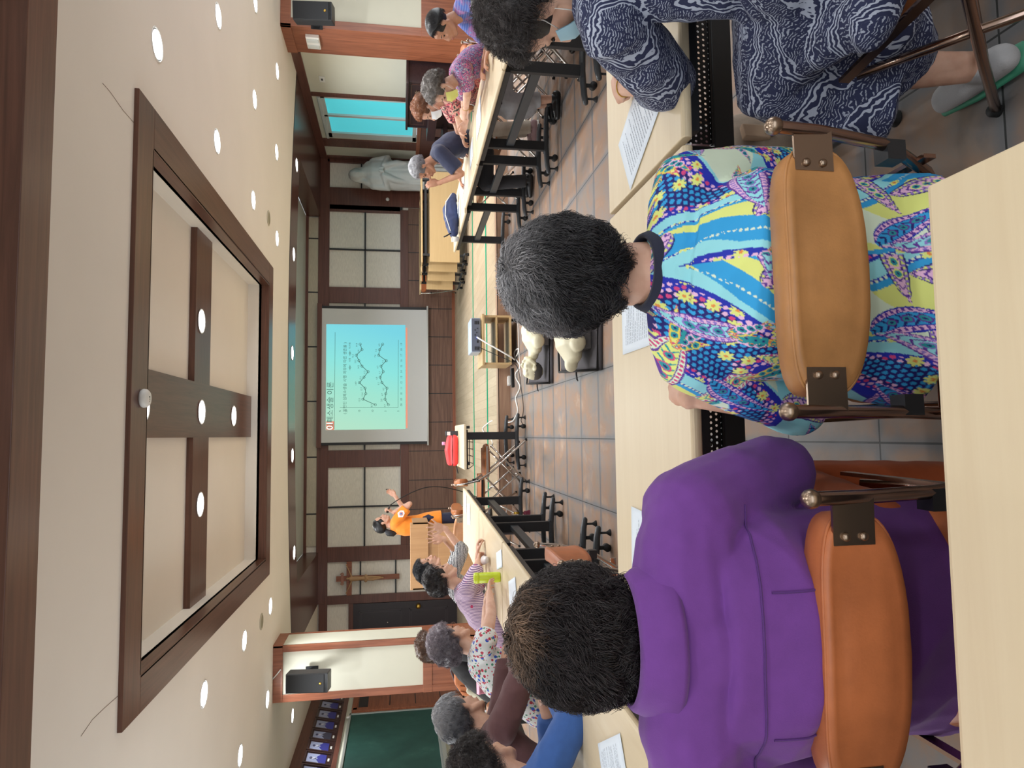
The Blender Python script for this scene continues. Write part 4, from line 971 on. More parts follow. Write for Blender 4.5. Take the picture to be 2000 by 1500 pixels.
def floral(name):
    t = NT(name); v = t.co(); base = col(222, 226, 226)
    for (sc_, th, c, off) in ((34, .26, col(70, 140, 110), (3, 1, 0)), (30, .3, col(186, 60, 80), (0, 0, 0)), (26, .28, col(50, 90, 190), (5, 2, 7)), (42, .2, col(200, 90, 110), (9, 4, 2))):
        vo = t.n('ShaderNodeTexVoronoi'); vo.inputs['Scale'].default_value = sc_; vo.inputs['Randomness'].default_value = .9; t.L.new(t.co(loc=off), vo.inputs['Vector'])
        base = t.mix(t.math('LESS_THAN', vo.outputs['Distance'], th), base, c)
    t.set('Base Color', base).set('Roughness', .85); return t.m
F_PURPLE = fabric('purple_cloth', col(110, 58, 142)); F_NAVY = fabric('navy_cloth', col(40, 46, 72)); F_RUST = fabric('rust_cloth', col(190, 92, 44)); F_BROWN = fabric('brown_jersey', col(98, 66, 68))
F_BLUE = fabric('denim_blue', col(54, 92, 158)); F_ORANGE = fabric('orange_polo', col(236, 142, 44)); F_GREY = fabric('grey_cloth', col(140, 132, 134)); F_BEIGE = fabric('beige_trousers', col(176, 166, 152))
F_BLACK = fabric('black_cloth', col(32, 32, 36)); F_KHAKI = fabric('khaki_cloth', col(124, 112, 92)); F_LIGHT = fabric('pale_skirt', col(176, 178, 184)); F_DKGREY = fabric('charcoal_slacks', col(112, 104, 104))
SH_BLACK = plain('black_shoe', col(28, 28, 30), .35); SH_GREY = plain('grey_sneaker', col(176, 176, 178), .7, bump=.4, bscale=300); SH_PINK = plain('mauve_sneaker', col(150, 122, 124), .7)
MASKW = plain('mask_white', col(222, 228, 234), .85); MASKY = plain('mask_yellow', col(220, 222, 130), .85); MASKB = plain('mask_blue', col(168, 206, 222), .85)
# crinkled navy and white cloth of the dress
def crinkle():
    t = NT('crinkled_navy'); v = t.co(); sep = t.n('ShaderNodeSeparateXYZ'); t.L.new(v, sep.inputs[0])
    n1 = t.noise(t.co(scale=(1, 1, .6)), 9, 4, .6, .4); n2 = t.noise(t.co(loc=(4, 2, 1)), 16, 3)
    u = t.math('ADD', t.math('ADD', sep.outputs[0], t.math('MULTIPLY', sep.outputs[1], .75)), t.math('MULTIPLY', n1, .085))
    w = t.math('ADD', sep.outputs[2], t.math('MULTIPLY', n2, .05))
    big = t.math('FRACT', t.math('DIVIDE', u, .062)); inb = t.math('LESS_THAN', big, .42)
    fine = t.math('LESS_THAN', t.math('FRACT', t.math('DIVIDE', u, .0087)), .42)
    stroke = t.math('LESS_THAN', t.math('FRACT', t.math('DIVIDE', t.math('ADD', w, t.math('MULTIPLY', n1, .05)), .0062)), .34)
    rag = t.math('GREATER_THAN', t.noise(t.co(scale=(150, 150, 90)), 1, 3, .6), .47)
    a = t.math('MULTIPLY', inb, fine); b_ = t.math('MULTIPLY', t.math('SUBTRACT', 1.0, inb), t.math('MULTIPLY', stroke, rag))
    f = t.math('MAXIMUM', t.math('MULTIPLY', a, .95), t.math('MULTIPLY', b_, .75))
    t.set('Base Color', t.mix(f, col(38, 44, 76), col(176, 184, 202))).set('Roughness', .9)
    t.bump(t.math('ADD', t.math('MULTIPLY', fine, inb), t.math('MULTIPLY', stroke, .4)), .7, .004); return t.m
F_CRINK = crinkle()
# paisley dress: colours worked out per vertex of a dense mesh
def paisley_cols(co):
    rnd = np.random.RandomState(5)
    u = co[:, 0]+.55*(co[:, 1]-1.2)*np.sign(co[:, 0]-.3); v = co[:, 2].copy()
    w1 = .035*np.sin(9*v+2)+.02*np.sin(21*u+5*v); w2 = .03*np.sin(11*u+1)+.02*np.sin(17*v+3*u)
    U, V = u+w1, v+w2
    def c(*q): return np.array([lin(x) for x in q])
    cobalt, sky, aqua, lime, navy, cream_ = c(28, 44, 176), c(44, 160, 222), c(150, 222, 232), c(226, 234, 134), c(24, 22, 110), c(222, 238, 214)
    purple, violet, pink, orange, yellow, teal, rose = c(98, 50, 158), c(150, 120, 206), c(236, 190, 226), c(232, 144, 70), c(226, 212, 84), c(32, 150, 160), c(214, 70, 130)
    g = np.sin(9*U+7*V+2.1*np.sin(6*V-7*U+1)+1.2*np.sin(13*U+3*V)); h = np.sin(10*V-12*U+1.2*np.sin(11*U))
    out = np.empty((len(u), 3)); out[:] = aqua
    for m_, cc in ((g > .55, lime), ((g > .15) & (g <= .3), cobalt), ((g > .3) & (g <= .55), sky), ((g < -.55), cobalt), ((g < -.82), navy), ((h > .78) & (g > -.5), cream_), ((h < -.8) & (g > -.3), sky)): out[m_] = cc
    # hexagonal dots on the dark bands
    def hexd(s_, uo=0, vo=0):
        a = (u+uo)/s_; b_ = (v+vo)/(s_*.866); row = np.floor(b_); a = a+.5*(row % 2); fx = a-np.floor(a)-.5; fy = (b_-row-.5)*.866
        return np.hypot(fx, fy)*s_, np.floor(a), row
    d1, ia, ib = hexd(.0125); dk = (g < -.68)
    out[dk & (d1 < .0042)] = pink; out[dk & (d1 < .0042) & (((ia+ib) % 3) == 0)] = rose; out[dk & (d1 < .0042) & (g < -.88)] = sky
    d3, ia, ib = hexd(.009, .003); bb = (g > .15) & (g <= .3); out[bb & (d3 < .003)] = cream_
    # daisies along some bands
    cell = .034; ru, rv = u/cell, v/cell; iu, iv = np.floor(ru), np.floor(rv)
    hsh = np.sin(iu*127.1+iv*311.7)*43758.5; hsh = hsh-np.floor(hsh); fx = (ru-iu-.5-(hsh-.5)*.2)*cell; fy = (rv-iv-.5-(hsh-.5)*.2)*cell
    rr = np.hypot(fx, fy); th = np.arctan2(fy, fx); pet = .0125*(.55+.45*np.abs(np.cos(4*th))); fl_ = (hsh > .52)
    base_d = fl_ & (rr < pet) & ((g < -.6) | ((g > .1) & (g < .35))); out[base_d] = lime; out[base_d & (rr < .003)] = orange
    # leaf sprays and paisley drops
    def drop(cx, cy, ang, L, Wd, bend, pal):
        x, y = u-cx, v-cy; ca, sa = math.cos(ang), math.sin(ang); s_ = (x*ca+y*sa)/L; t_ = (-x*sa+y*ca)/L
        t_ = t_-bend*s_*s_; s2 = np.clip(s_, 0, 1); wd = Wd/L*(np.sqrt(s2)*(1-s2)**.9*2.0+1e-5); f = np.abs(t_)/wd; inn = (s_ > 0) & (s_ < 1)
        a_ = inn & (f < 1.12); out[a_] = pal[0]
        a_ = inn & (f < .97); out[a_] = pal[1]
        ph = np.abs(((s_*L)/.009) % 1-.5); a_ = inn & (f < .93) & (f > .68) & (ph < .27); out[a_] = pal[2]
        a_ = inn & (f < .62); out[a_] = pal[0]; a_ = inn & (f < .54); out[a_] = pal[3]
        ph2 = np.abs(((s_*L+np.abs(t_)*L*.9)/.014) % 1-.5); a_ = inn & (f < .5) & (ph2 < .15); out[a_] = pal[4]
        for k_ in (.28, .45, .6):
            q = np.hypot((s_-k_)*L, t_*L); out[inn & (q < .0085)] = pal[2]; out[inn & (q < .006)] = teal; out[inn & (q < .0025)] = navy
    pals = [(purple, pink, violet, aqua, purple), (navy, violet, lime, pink, purple), (purple, cream_, rose, lime, teal), (cobalt, pink, purple, sky, navy)]
    leafp = [(orange, yellow, teal, teal, orange), (rose, orange, yellow, lime, rose), (purple, orange, pink, teal, yellow)]
    pos = []
    for i in range(400):
        cx, cy = rnd.uniform(-.2, .85), rnd.uniform(.42, 1.05)
        if all((cx-a)**2+(cy-b_)**2 > .085**2 for a, b_ in pos): pos.append((cx, cy))
    for i, (cx, cy) in enumerate(pos):
        ang = rnd.uniform(0, 6.28); drop(cx, cy, ang, rnd.uniform(.11, .16), rnd.uniform(.024, .034), rnd.uniform(-.6, .6), pals[i % 4])
        if i % 2 == 0:
            for k_ in range(4): drop(cx+.02*math.cos(ang), cy+.02*math.sin(ang), ang+2.2+.42*k_, rnd.uniform(.06, .09), .0095, rnd.uniform(-.5, .5), leafp[(i+k_) % 3])
    return out
def vcol_mat(name, rough=.75):
    t = NT(name); a = t.n('ShaderNodeAttribute'); a.attribute_name = 'Col'; t.set('Base Color', a.outputs['Color']).set('Roughness', rough)
    t.bump(t.noise(t.co(), 16, 3), .15, .01); return t.m
# ---------------------------------------------------------------- front row
def skull(px, py, y): return P(px, py, y=y)
# woman in the paisley dress
make_chair('tan vinyl folding chair under the woman in the paisley dress', (.262, 1.285, 0), 0.02, 'tan')
p = Fig('person seen from behind in a bright blue paisley dress with dark greying hair', skull(1120, 542, 1.36), (.275, 1.2, .54), 2, hy=3, hp=-14, sc=1.0, sh=.17, nb=.205, hs=1.03,
    hands=((.08, 1.50, .765), (.48, 1.50, .765)), hints=((-.3, -.2, -1), (.3, -.2, -1)), back=.03)
p.hd = [(Vector((.4, 1, 0)), Vector((0, 0, -1))), (Vector((-.4, 1, 0)), Vector((0, 0, -1)))]
p.bm.tube([p.N-Vector((0, 0, .04)), p.N+Vector((0, 0, .03)), p.Hc+Vector((0, -.02, -.05))], [(.07, .062), (.064, .058), (.062, .06)], 18, side=(1, 0, 0), round_caps=True)
p.build(.0065)
b = MB()
o = p.top(vcol_mat('paisley_dress'), sleeve=1.25, infl=.026, voxel=.0045, amp=.006, freq=6, hem=.1, name='dress', hipw=.05, seed=2, bulk=.035)
me = o.data
bm = bmesh.new(); bm.from_mesh(me); bmesh.ops.subdivide_edges(bm, edges=[e for e in bm.edges if (e.verts[0].co.y < 1.36 or abs(e.verts[0].co.x-.3) > .17) and e.verts[0].co.z > .5], cuts=1, use_grid_fill=True); bm.to_mesh(me); bm.free()
for q in me.polygons: q.use_smooth = True
pcol(me, paisley_cols(coords(me)))
cc = Vector((p.N.x, p.N.y-.012, p.N.z+.016)); vs = []; fs = []; tilt_ = -.28
prof_ = [(.094, .084, -.014), (.092, .081, .002), (.082, .072, .026), (.074, .065, .044), (.066, .058, .045), (.067, .059, .020), (.074, .064, -.012)]
for (rx, ry, dz) in prof_:
    for j_ in range(36): a_ = 2*PI*j_/36; vs.append(cc+Vector((rx*math.cos(a_), ry*math.sin(a_), dz+.30*ry*-math.sin(a_)*-.35)))
for k_ in range(len(prof_)):
    for j_ in range(36): q_ = (k_+1) % len(prof_); fs.append((k_*36+j_, k_*36+(j_+1) % 36, q_*36+(j_+1) % 36, q_*36+j_))
b = MB(); b.add(vs, fs, True); co_ = obj('collar', b, fabric('collar_navy', col(26, 30, 52)), p.t, world=True)
b = MB(); b.tube([cc+Vector((.0955*math.cos(a), .0855*math.sin(a), -.014+.0088*math.sin(a))) for a in np.linspace(0, 2*PI, 40)], .0036, 6, caps=False); obj('white_piping', b, M['white'], co_)
p.pants(F_NAVY, infl=.008); p.shoes(SH_BLACK)
def grey_top(d): 
    f = ss((d.z*.95-d.x*.3+d.y*.12-.12)*1.25); k_ = (.5+.5*noise.noise(d*6)); f = f*(.35+1.0*k_)+.02
    f = max(0, min(1, f)); return [.010*(1-f)+.34*f, .009*(1-f)+.33*f, .011*(1-f)+.34*f]
p.hair((.02, .018, .02), vol=.032, count=9500, length=.055, curl=.005, width=.0009, seed=3, colfn=grey_top, nape=-.9, lump=.22, drop=.022, base=.6, vary=(.4, 1.9), style='wavy')
# woman in purple
make_chair('orange-tan vinyl folding chair under the woman in the purple shirt', (-.335, 1.235, 0), -.02, 'orange')
p = Fig('person seen from behind in a purple linen shirt, dark wavy hair bowed forward', skull(1164, 1238, 1.2), (-.345, 1.215, .54), -2, hy=-8, hp=-30, sc=1.04, sh=.19, nb=.145, hs=.98,
    hands=((-.57, 1.47, .765), (-.15, 1.48, .765)), hints=((-.35, -.3, -1), (.4, -.3, -1)), back=.015)
p.hd = [(Vector((.4, 1, 0)), Vector((0, 0, -1))), (Vector((-.3, 1, 0)), Vector((0, 0, -1)))]
p.knee[1] = Vector((-.17, 1.56, .52)); p.ank[1] = Vector((-.17, 1.52, .09)); p.hip[1] = p.hip[1]+Vector((.03, 0, 0))
p.build(.0065)
o = p.top(F_PURPLE, sleeve=1.4, infl=.034, voxel=.0055, amp=.011, freq=6, hem=.12, name='shirt', hipw=.04, seed=8, bulk=.03)
vs = []; fs = []; cc = Vector((p.N.x, p.N.y+.005, p.N.z+.04))
prof_ = [(.126, .098, -.034, .010), (.130, .102, -.024, .008), (.124, .098, -.005, .0), (.112, .088, .022, -.004), (.104, .08, .03, -.008), (.098, .074, .02, -.008)]
for (rx, ry, dz, dy) in prof_:
    for j in range(41):
        a = PI*.86+PI*1.28*j/40; vs.append(cc+Vector((rx*math.cos(a), ry*math.sin(a)-dy, dz-.045*max(0, math.sin(a)+.1))))
for k_ in range(len(prof_)-1):
    for j in range(40): a = k_*41+j; fs.append((a, a+1, a+42, a+41))
b = MB(); b.add(vs, fs, True); co_ = obj('collar', b, F_PURPLE, p.t, world=True); sm_ = co_.modifiers.new('t', 'SOLIDIFY'); sm_.thickness = .004
b = MB()
def onback(px, py): return P(px, py, y=1.0)
me = o.data
from mathutils.bvhtree import BVHTree
def project(me, pts, off=.0015):
    """lay a seam on a garment along rays from the chair side"""
    bv = BVHTree.FromPolygons([v.co for v in me.vertices], [q.vertices for q in me.polygons]); out_ = []
    for q in pts:
        h_ = bv.ray_cast(Vector((q[0], q[1]-.6, q[2])), Vector((0, 1, 0)))
        if h_[0] is not None: out_.append(h_[0]-Vector((0, off, 0)))
    return out_
sx = p.sp[2]
pts = project(me, [(x, 1.0, sx.z+.03+.02*math.cos((x+.34)*8)) for x in np.linspace(-.56, -.12, 40)]); 
if len(pts) > 3: b.tube(pts, .002, 5, caps=False)
for xx in (-.24, -.46):
    pts = project(me, [(xx+.004*math.sin(z*20), 1.0, z) for z in np.linspace(sx.z+.028, .62, 20)])
    if len(pts) > 3: b.tube(pts, .002, 5, caps=False)
obj('back_seam', b, fabric('purple_seam', col(84, 42, 116)), o)
p.pants(F_RUST, infl=.03, wide=.01, name='trousers'); p.shoes(SH_BLACK)
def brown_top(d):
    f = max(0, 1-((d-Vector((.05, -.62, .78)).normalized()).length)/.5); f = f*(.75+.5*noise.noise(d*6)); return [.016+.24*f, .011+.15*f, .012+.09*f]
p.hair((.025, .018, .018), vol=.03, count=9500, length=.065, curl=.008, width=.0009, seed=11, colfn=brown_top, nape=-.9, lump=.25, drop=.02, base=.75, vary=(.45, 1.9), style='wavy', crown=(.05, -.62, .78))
# woman in the crinkled navy dress
make_chair('tan vinyl folding chair under the woman in the crinkled navy dress', (1.02, 1.2, 0), .12, 'brown')
p = Fig('person in a crinkled navy and white dress with a blue face mask', skull(1052, 8, 1.58), (1.06, 1.30, .54), 0, hy=-38, hp=-34, sc=1.03, sh=.165,
    hands=((1.0, 1.86, .775), (1.35, 1.95, .77)), hints=((-.55, -.3, -1), (1, -.1, -.6)), back=.045, skinmat='skin')
p.hd = [(Vector((.35, 1, -.05)), Vector((0.5, .2, -1))), (Vector((-.4, 1, 0)), Vector((0, 0, -1)))]
p.knee = [Vector((.86, 1.50, .50)), Vector((1.2, 1.6, .50))]; p.ank = [Vector((.84, 1.36, .10)), Vector((1.2, 1.5, .09))]
p.build(.0065, hands=((1.25, .02), (.6, .1)))
o = p.top(F_CRINK, sleeve=1.38, infl=.032, voxel=.006, amp=.011, freq=9, hem=.02, name='dress', hipw=.05, seed=4)
b = MB()
b.tube([p.pel+Vector((0, -.06, .08)), p.pel+Vector((0, .0, -.02))], [(.2, .16), (.22, .18)], 20, side=p.r, round_caps=True)
b.tube([p.pel+Vector((-.05, .0, 0)), Vector((.93, 1.42, .53)), Vector((.86, 1.50, .50)), Vector((.83, 1.50, .38)), Vector((.80, 1.44, .25))], [(.19, .14), (.14, .12), (.12, .11), (.13, .10), (.14, .10)], 18, side=(1, 0, 0))
b.tube([p.pel+Vector((.1, .05, 0)), Vector((1.2, 1.5, .52)), Vector((1.22, 1.6, .45)), Vector((1.22, 1.6, .28))], [(.15, .12), (.13, .11), (.13, .11), (.14, .12)], 18, side=(1, 0, 0))
b.tube([Vector((1.0, 1.12, .5)), Vector((1.05, 1.35, .52))], [(.26, .07), (.25, .08)], 20, side=(1, 0, 0), round_caps=True)
b.tube([Vector((1.04, 1.35, .50)), Vector((1.04, 1.5, .50)), Vector((1.04, 1.54, .36))], [(.17, .1), (.17, .1), (.16, .09)], 18, side=(1, 0, 0), round_caps=True)
b.tube([Vector((.94, 1.28, .50)), Vector((.88, 1.36, .36)), Vector((.84, 1.42, .26))], [(.1, .13), (.085, .12), (.07, .1)], 16, side=(1, .2, 0))
obj('skirt', wrinkle(remesh(b, .0065, 5, F_CRINK), .014, 8, 6), None, p.t, world=True)
p.pants(F_KHAKI, length=.5, infl=.02, wide=.02); p.shoes(SH_GREY, plain('green_sole', col(60, 140, 110), .6)); p.face(mask=MASKB)
b = MB(); b.tube([p.W[0]-Vector((.0, .01, 0))+(Vector((0.8, -.3, 0)).normalized()*math.cos(a)*.03+Vector((0, 0, 1))*math.sin(a)*.024) for a in np.linspace(0, 2*PI, 24)], .002, 6, caps=False); obj('bracelet', b, M['gold'], p.t, world=True)
p.hair((.03, .025, .026), vol=.036, count=5200, length=.055, curl=.009, width=.0007, seed=21, nape=-.75, lump=.25, colfn=lambda d: [.03+.03*max(0, d.z), .025+.025*max(0, d.z), .026+.022*max(0, d.z)])
# ---------------------------------------------------------------- right-hand row
def seat_at(x, y, face, lab, pad='caramel', metal='chrome'): a = math.radians(face); return make_chair(lab, (x, y, 0), -a, pad, metal)
R1 = Fig('person with short black hair in a blue and mauve plaid shirt, right-hand row', skull(864, 50, 5.05), (3.55, 5.0, .54), -78, hy=10, hp=-12, sc=1.0, hands=((2.85, 4.9, .76), (2.9, 5.2, .76)), skinmat='skin_tan', back=.03)
R1.build(.008); 
def plaid():
    t = NT('plaid_shirt'); v = t.co(); n_ = t.noise(v, 9, 2); base = t.ramp(n_, [(.38, col(70, 96, 176)), (.46, col(112, 96, 160)), (.54, col(168, 110, 168)), (.62, col(120, 160, 206)), (.7, col(60, 70, 140))], 'CONSTANT')
    w = t.n('ShaderNodeTexWave'); w.inputs['Scale'].default_value = 18; t.L.new(v, w.inputs['Vector']); w.bands_direction = 'Z'
    t.set('Base Color', t.mix(t.math('MULTIPLY', w.outputs['Fac'], .4), base, col(150, 170, 210))).set('Roughness', .85); return t.m
R1.top(plaid(), sleeve=.8, name='shirt', seed=1); R1.pants(F_BLACK); R1.shoes(SH_BLACK); R1.face()
R1.hair((.014, .014, .017), vol=.012, count=2600, length=.04, curl=.001, width=.0011, style='short', seed=2, nape=-.5, lump=.05, hairline=.55)
seat_at(3.62, 5.0, -78, 'folding chair under the black-haired person in plaid', 'orange')
R2 = Fig('person with a yellow face mask and grey-brown curly hair, clasped hands on the table', skull(863, 174, 5.35), (3.3, 5.75, .54), -75, hy=0, hp=-18, sc=1.0, hands=((2.72, 6.15, .79), (2.76, 6.17, .79)), hints=((-.3, -.9, -.6), (.3, .9, -.6)), back=.04)
R2.hd = [(Vector((-.5, .6, .25)), Vector((0, .5, -.3))), (Vector((-.6, .4, .25)), Vector((0, -.6, -.3)))]
R2.build(.0065, hands=((1.0, .1), (1.0, .1)))
R2.top(blobs('navy_pink_blouse', [col(58, 58, 98), col(168, 170, 200), col(70, 70, 120), col(214, 120, 160), col(60, 60, 104), col(210, 208, 218), col(64, 60, 104)], 30), sleeve=.75, infl=.026, name='blouse', seed=5)
R2.pants(F_LIGHT, length=.75, skirt=True, name='skirt'); R2.shoes(SH_BLACK); R2.face(mask=MASKY)
R2.hair((.16, .13, .12), vol=.042, count=2800, length=.032, curl=.006, width=.0011, seed=7, nape=-.7, colfn=lambda d: [(.10+.16*max(0, d.z+.2)), (.085+.15*max(0, d.z+.2)), (.075+.145*max(0, d.z+.2))])
b = MB(); b.tube([R2.W[0]+(Vector((0, .3, 1)).normalized()*math.cos(a)*.03+Vector((1, 0, 0))*math.sin(a)*.026) for a in np.linspace(0, 2*PI, 20)], .002, 6, caps=False); obj('bracelet', b, M['gold'], R2.t, world=True)
seat_at(3.42, 5.7, -75, 'folding chair under the person with the yellow mask', 'orange')
seat_at(3.1, 5.2, -60, 'empty caramel folding chair between plaid shirt and yellow mask', 'caramel')
seat_at(3.75, 5.3, -80, 'empty caramel folding chair standing behind the right-hand row', 'caramel')
R3 = Fig('person with ginger curly hair and a white face mask', skull(836, 212, 6.2), (3.5, 6.75, .54), -75, hy=0, hp=-15, sc=1.0, hands=((2.85, 6.6, .77), (2.9, 6.8, .77)), back=.03)
R3.build(.008); R3.top(blobs('pink_floral_blouse', [col(60, 60, 64), col(216, 180, 160), col(206, 96, 110), col(60, 56, 60), col(222, 190, 170)], 24), sleeve=.8, name='blouse', seed=6)
R3.pants(F_BEIGE); R3.shoes(SH_PINK, M['white']); R3.face(mask=MASKW)
R3.hair((.24, .085, .03), vol=.036, count=2000, length=.03, curl=.006, width=.0012, seed=9, nape=-.6, colfn=lambda d: [.12+.22*max(0, d.z+.1), .05+.08*max(0, d.z+.1), .025+.03*max(0, d.z+.1)])
seat_at(3.62, 6.75, -75, 'folding chair under the ginger-haired person', 'orange')
R4 = Fig('person with grey hair in a navy polo, chin resting on one hand', skull(826, 328, 6.75), (3.05, 7.0, .54), -70, hy=-5, hp=-22, sc=1.02, hands=((2.50, 6.72, 1.02), (2.75, 7.25, .77)), hints=((-.2, -.3, -1), (.3, .8, -.6)), skinmat='skin_tan', back=.06)
R4.hd = [(Vector((-.1, .15, 1)), Vector((-.2, 1, 0))), None]
R4.build(.0065); R4.top(F_NAVY, sleeve=.8, infl=.03, name='polo_shirt', seed=7); R4.pants(F_BLACK); R4.shoes(SH_BLACK); R4.face()
R4.hair((.28, .29, .3), vol=.02, count=2400, length=.04, curl=.002, width=.0012, style='short', seed=12, nape=-.5, colfn=lambda d: [.22+.2*max(0, d.z)]*2+[.24+.2*max(0, d.z)])
b = MB(); c0 = R4.sp[3].lerp(R4.N, .5); b.tube([c0+R4.r*math.cos(a)*.07+R4.f*(math.sin(a)*.07)+Vector((0, 0, .012-.03*math.sin(a))) for a in np.linspace(0, 2*PI, 24)], .009, 6, caps=False); obj('collar', b, plain('pink_collar', col(210, 150, 170), .8), R4.t, world=True)
seat_at(3.16, 7.0, -70, 'folding chair under the grey-haired person in navy', 'caramel')
seat_at(3.3, 6.2, -80, 'folding chair between the ginger-haired person and the navy polo', 'caramel')
# dark-trousered legs at the end table of the row belong to a bag-laden empty seat
seat_at(3.0, 8.1, -85, 'empty folding chair at the right-hand table nearest the stage', 'caramel')
# ---------------------------------------------------------------- left-hand row
L5 = Fig('person in a black and white striped top raising both open hands', skull(838, 1110, 6.25), (-1.55, 6.05, .54), 70, hy=8, hp=4, sc=.98, hands=((-.93, 6.3, 1.02), (-.80, 6.02, 1.03)), hints=((-.2, .9, -1), (.2, -.7, -1)), back=.02)
L5.hd = [(Vector((.15, .1, 1)), Vector((.5, -1, .1))), (Vector((.25, -.05, 1)), Vector((-.3, 1, .1)))]
L5.build(.0055, hands=((.12, .5), (.1, .55)))
L5.top(stripes('bw_stripes', col(60, 62, 70), col(206, 206, 206), 26, 2, 2.5), sleeve=1.3, name='top', seed=3); L5.pants(F_BLACK); L5.shoes(SH_BLACK); L5.face()
L5.hair((.012, .014, .02), vol=.018, count=2200, length=.05, curl=.004, width=.0012, style='wild', seed=14, nape=-.5, hairline=.5)
seat_at(-1.7, 6.0, 75, 'folding chair under the person in the striped top', 'caramel')
L4 = Fig('person in a pink striped blouse with black hair, arms folded on the table', skull(864, 1128, 5.35), (-1.55, 5.15, .54), 68, hy=-8, hp=-6, sc=1.0, hands=((-.98, 5.75, .78), (-1.0, 5.65, .78)), hints=((-.3, .8, -.6), (.3, -.9, -.4)), back=.03)
L4.build(.0065, hands=((1.0, .1), (1.0, .1)))
L4.top(stripes('pink_stripes', col(120, 90, 140), col(222, 200, 216), 30, 0, .8, .45, 3, (14, .16, col(196, 60, 100))), sleeve=1.2, name='blouse', seed=9); L4.pants(F_NAVY); L4.shoes(SH_BLACK); L4.face()
L4.hair((.022, .017, .018), vol=.032, count=2600, length=.045, curl=.005, width=.0011, seed=15, nape=-.7)
seat_at(-1.72, 5.1, 72, 'folding chair under the person in the pink striped blouse', 'caramel')
L3 = Fig('person with lilac-grey permed hair and glasses in a white flowery sleeveless blouse', skull(884, 1252, 4.3), (-1.62, 4.2, .54), 48, hy=-14, hp=-4, sc=1.0, hands=((-1.0, 5.05, .78), (-.92, 4.85, .78)), hints=((-.3, .5, -.8), (.3, -.5, -.9)), back=.035)
L3.build(.0065, hands=((.5, .15), (.5, .15)))
L3.top(floral('flowery_cotton'), sleeve=.3, infl=.024, name='blouse', hipw=.03, seed=10); L3.pants(F_GREY, skirt=True, name='skirt'); L3.shoes(SH_BLACK); L3.face(glasses=True)
L3.hair((.3, .26, .3), vol=.04, count=3600, length=.032, curl=.0065, width=.001, seed=16, nape=-.75, colfn=lambda d: [.13+.36*max(0, min(1, d.z*.7+d.y*.5+.15)), .11+.31*max(0, min(1, d.z*.7+d.y*.5+.15)), .13+.34*max(0, min(1, d.z*.7+d.y*.5+.15))])
seat_at(-1.78, 4.1, 55, 'folding chair under the person in the flowery blouse', 'caramel')
L3b = Fig('person with brown curly hair mostly hidden behind the lilac-grey perm', skull(848, 1257, 5.9), (-2.1, 5.6, .54), 60, hy=-10, hp=-8, sc=1.0)
L3b.build(.01); L3b.top(F_BLACK, sleeve=1.5, name='jacket'); L3b.pants(F_BLACK); L3b.shoes(SH_BLACK)
L3b.hair((.10, .05, .03), vol=.042, count=2400, length=.035, curl=.007, width=.0013, seed=17, nape=-.7, colfn=lambda d: [.10+.06*d.z, .052+.03*d.z, .032+.02*d.z])
L2 = Fig('person with short silver hair in a dark brown top', skull(903, 1396, 3.72), (-1.85, 3.5, .54), 52, hy=-22, hp=-10, sc=1.05, hands=((-1.18, 4.12, .79), (-1.12, 3.85, .79)), hints=((-.3, .6, -.8), (.4, -.6, -.7)), back=.05)
L2.build(.0065, hands=((.9, .1), (.9, .1)))
L2.top(F_BROWN, sleeve=1.75, infl=.03, name='jacket', hipw=.03, amp=.008, seed=11); L2.pants(F_BLACK); L2.shoes(SH_BLACK); L2.face()
L2.hair((.25, .26, .27), vol=.03, count=4200, length=.045, curl=.004, width=.0009, style='short', seed=18, nape=-.8, colfn=lambda d: [(.07+.30*ss(d.z*.8+d.y*.35+.35))]*2+[(.08+.31*ss(d.z*.8+d.y*.35+.35))])
seat_at(-2.0, 3.4, 55, 'folding chair under the silver-haired person in brown', 'tan')
L1 = Fig('person with dark curly hair at the picture edge, blue denim sleeves and folded hands', skull(955, 1492, 2.95), (-1.72, 2.65, .54), 55, hy=-45, hp=-14, sc=1.02, hands=((-1.17, 3.12, .79), (-1.12, 2.98, .80)), hints=((-.4, .7, -.8), (.5, -.6, -.55)), back=.04)
L1.hd = [(Vector((.6, .8, 0)), Vector((0, 0, -1))), (Vector((.1, 1, .05)), Vector((-.4, 0, -1)))]
L1.build(.0065, hands=((.6, .1), (1.0, .05)))
L1.top(F_BLUE, sleeve=1.6, infl=.03, name='jacket', amp=.009, seed=13); L1.pants(F_DKGREY); L1.shoes(SH_BLACK)
L1.hair((.03, .024, .024), vol=.04, count=4200, length=.06, curl=.011, width=.0009, seed=19, nape=-.7, lump=.35)
# legs of a trousered sitter at the near end of the left row show under the table: L1's charcoal slacks
# ---------------------------------------------------------------- presenter
PY = 9.62
pr = Fig('person presenting in an orange short-sleeved polo, microphone held near the chin', P(747, 1022, y=PY), (P(850, 1022, y=PY).x, PY, .15+.90), 62, hy=14, hp=12, sc=1.03, hands=((P(772, 970, y=PY+.18).x, PY+.2, P(772, 970, y=PY).z), (P(770, 1000, y=PY-.1).x, PY-.12, P(768, 998, y=PY).z)),
    hints=((.1, .2, -1), (0, -.3, -1)), sh=.16, standing=True)
pr.hd = [(Vector((.7, .1, .8)), Vector((-.3, -.9, .2))), (Vector((.5, .1, .7)), Vector((-.6, .3, .5)))]
pr.build(.0065, hands=((.5, .1), (1.3, .02)))
pr.top(F_ORANGE, sleeve=.75, infl=.026, name='polo_shirt', hem=.20, seed=20, amp=.005, hipw=.02); pr.pants(fabric('navy_trousers', col(32, 36, 62)), infl=.02, wide=.015); pr.shoes(SH_BLACK); pr.face()
pr.hair((.008, .009, .012), vol=.013, count=2600, length=.05, curl=.0008, width=.0012, style='sleek', seed=30, nape=-.55, hairline=.6, lump=.05)
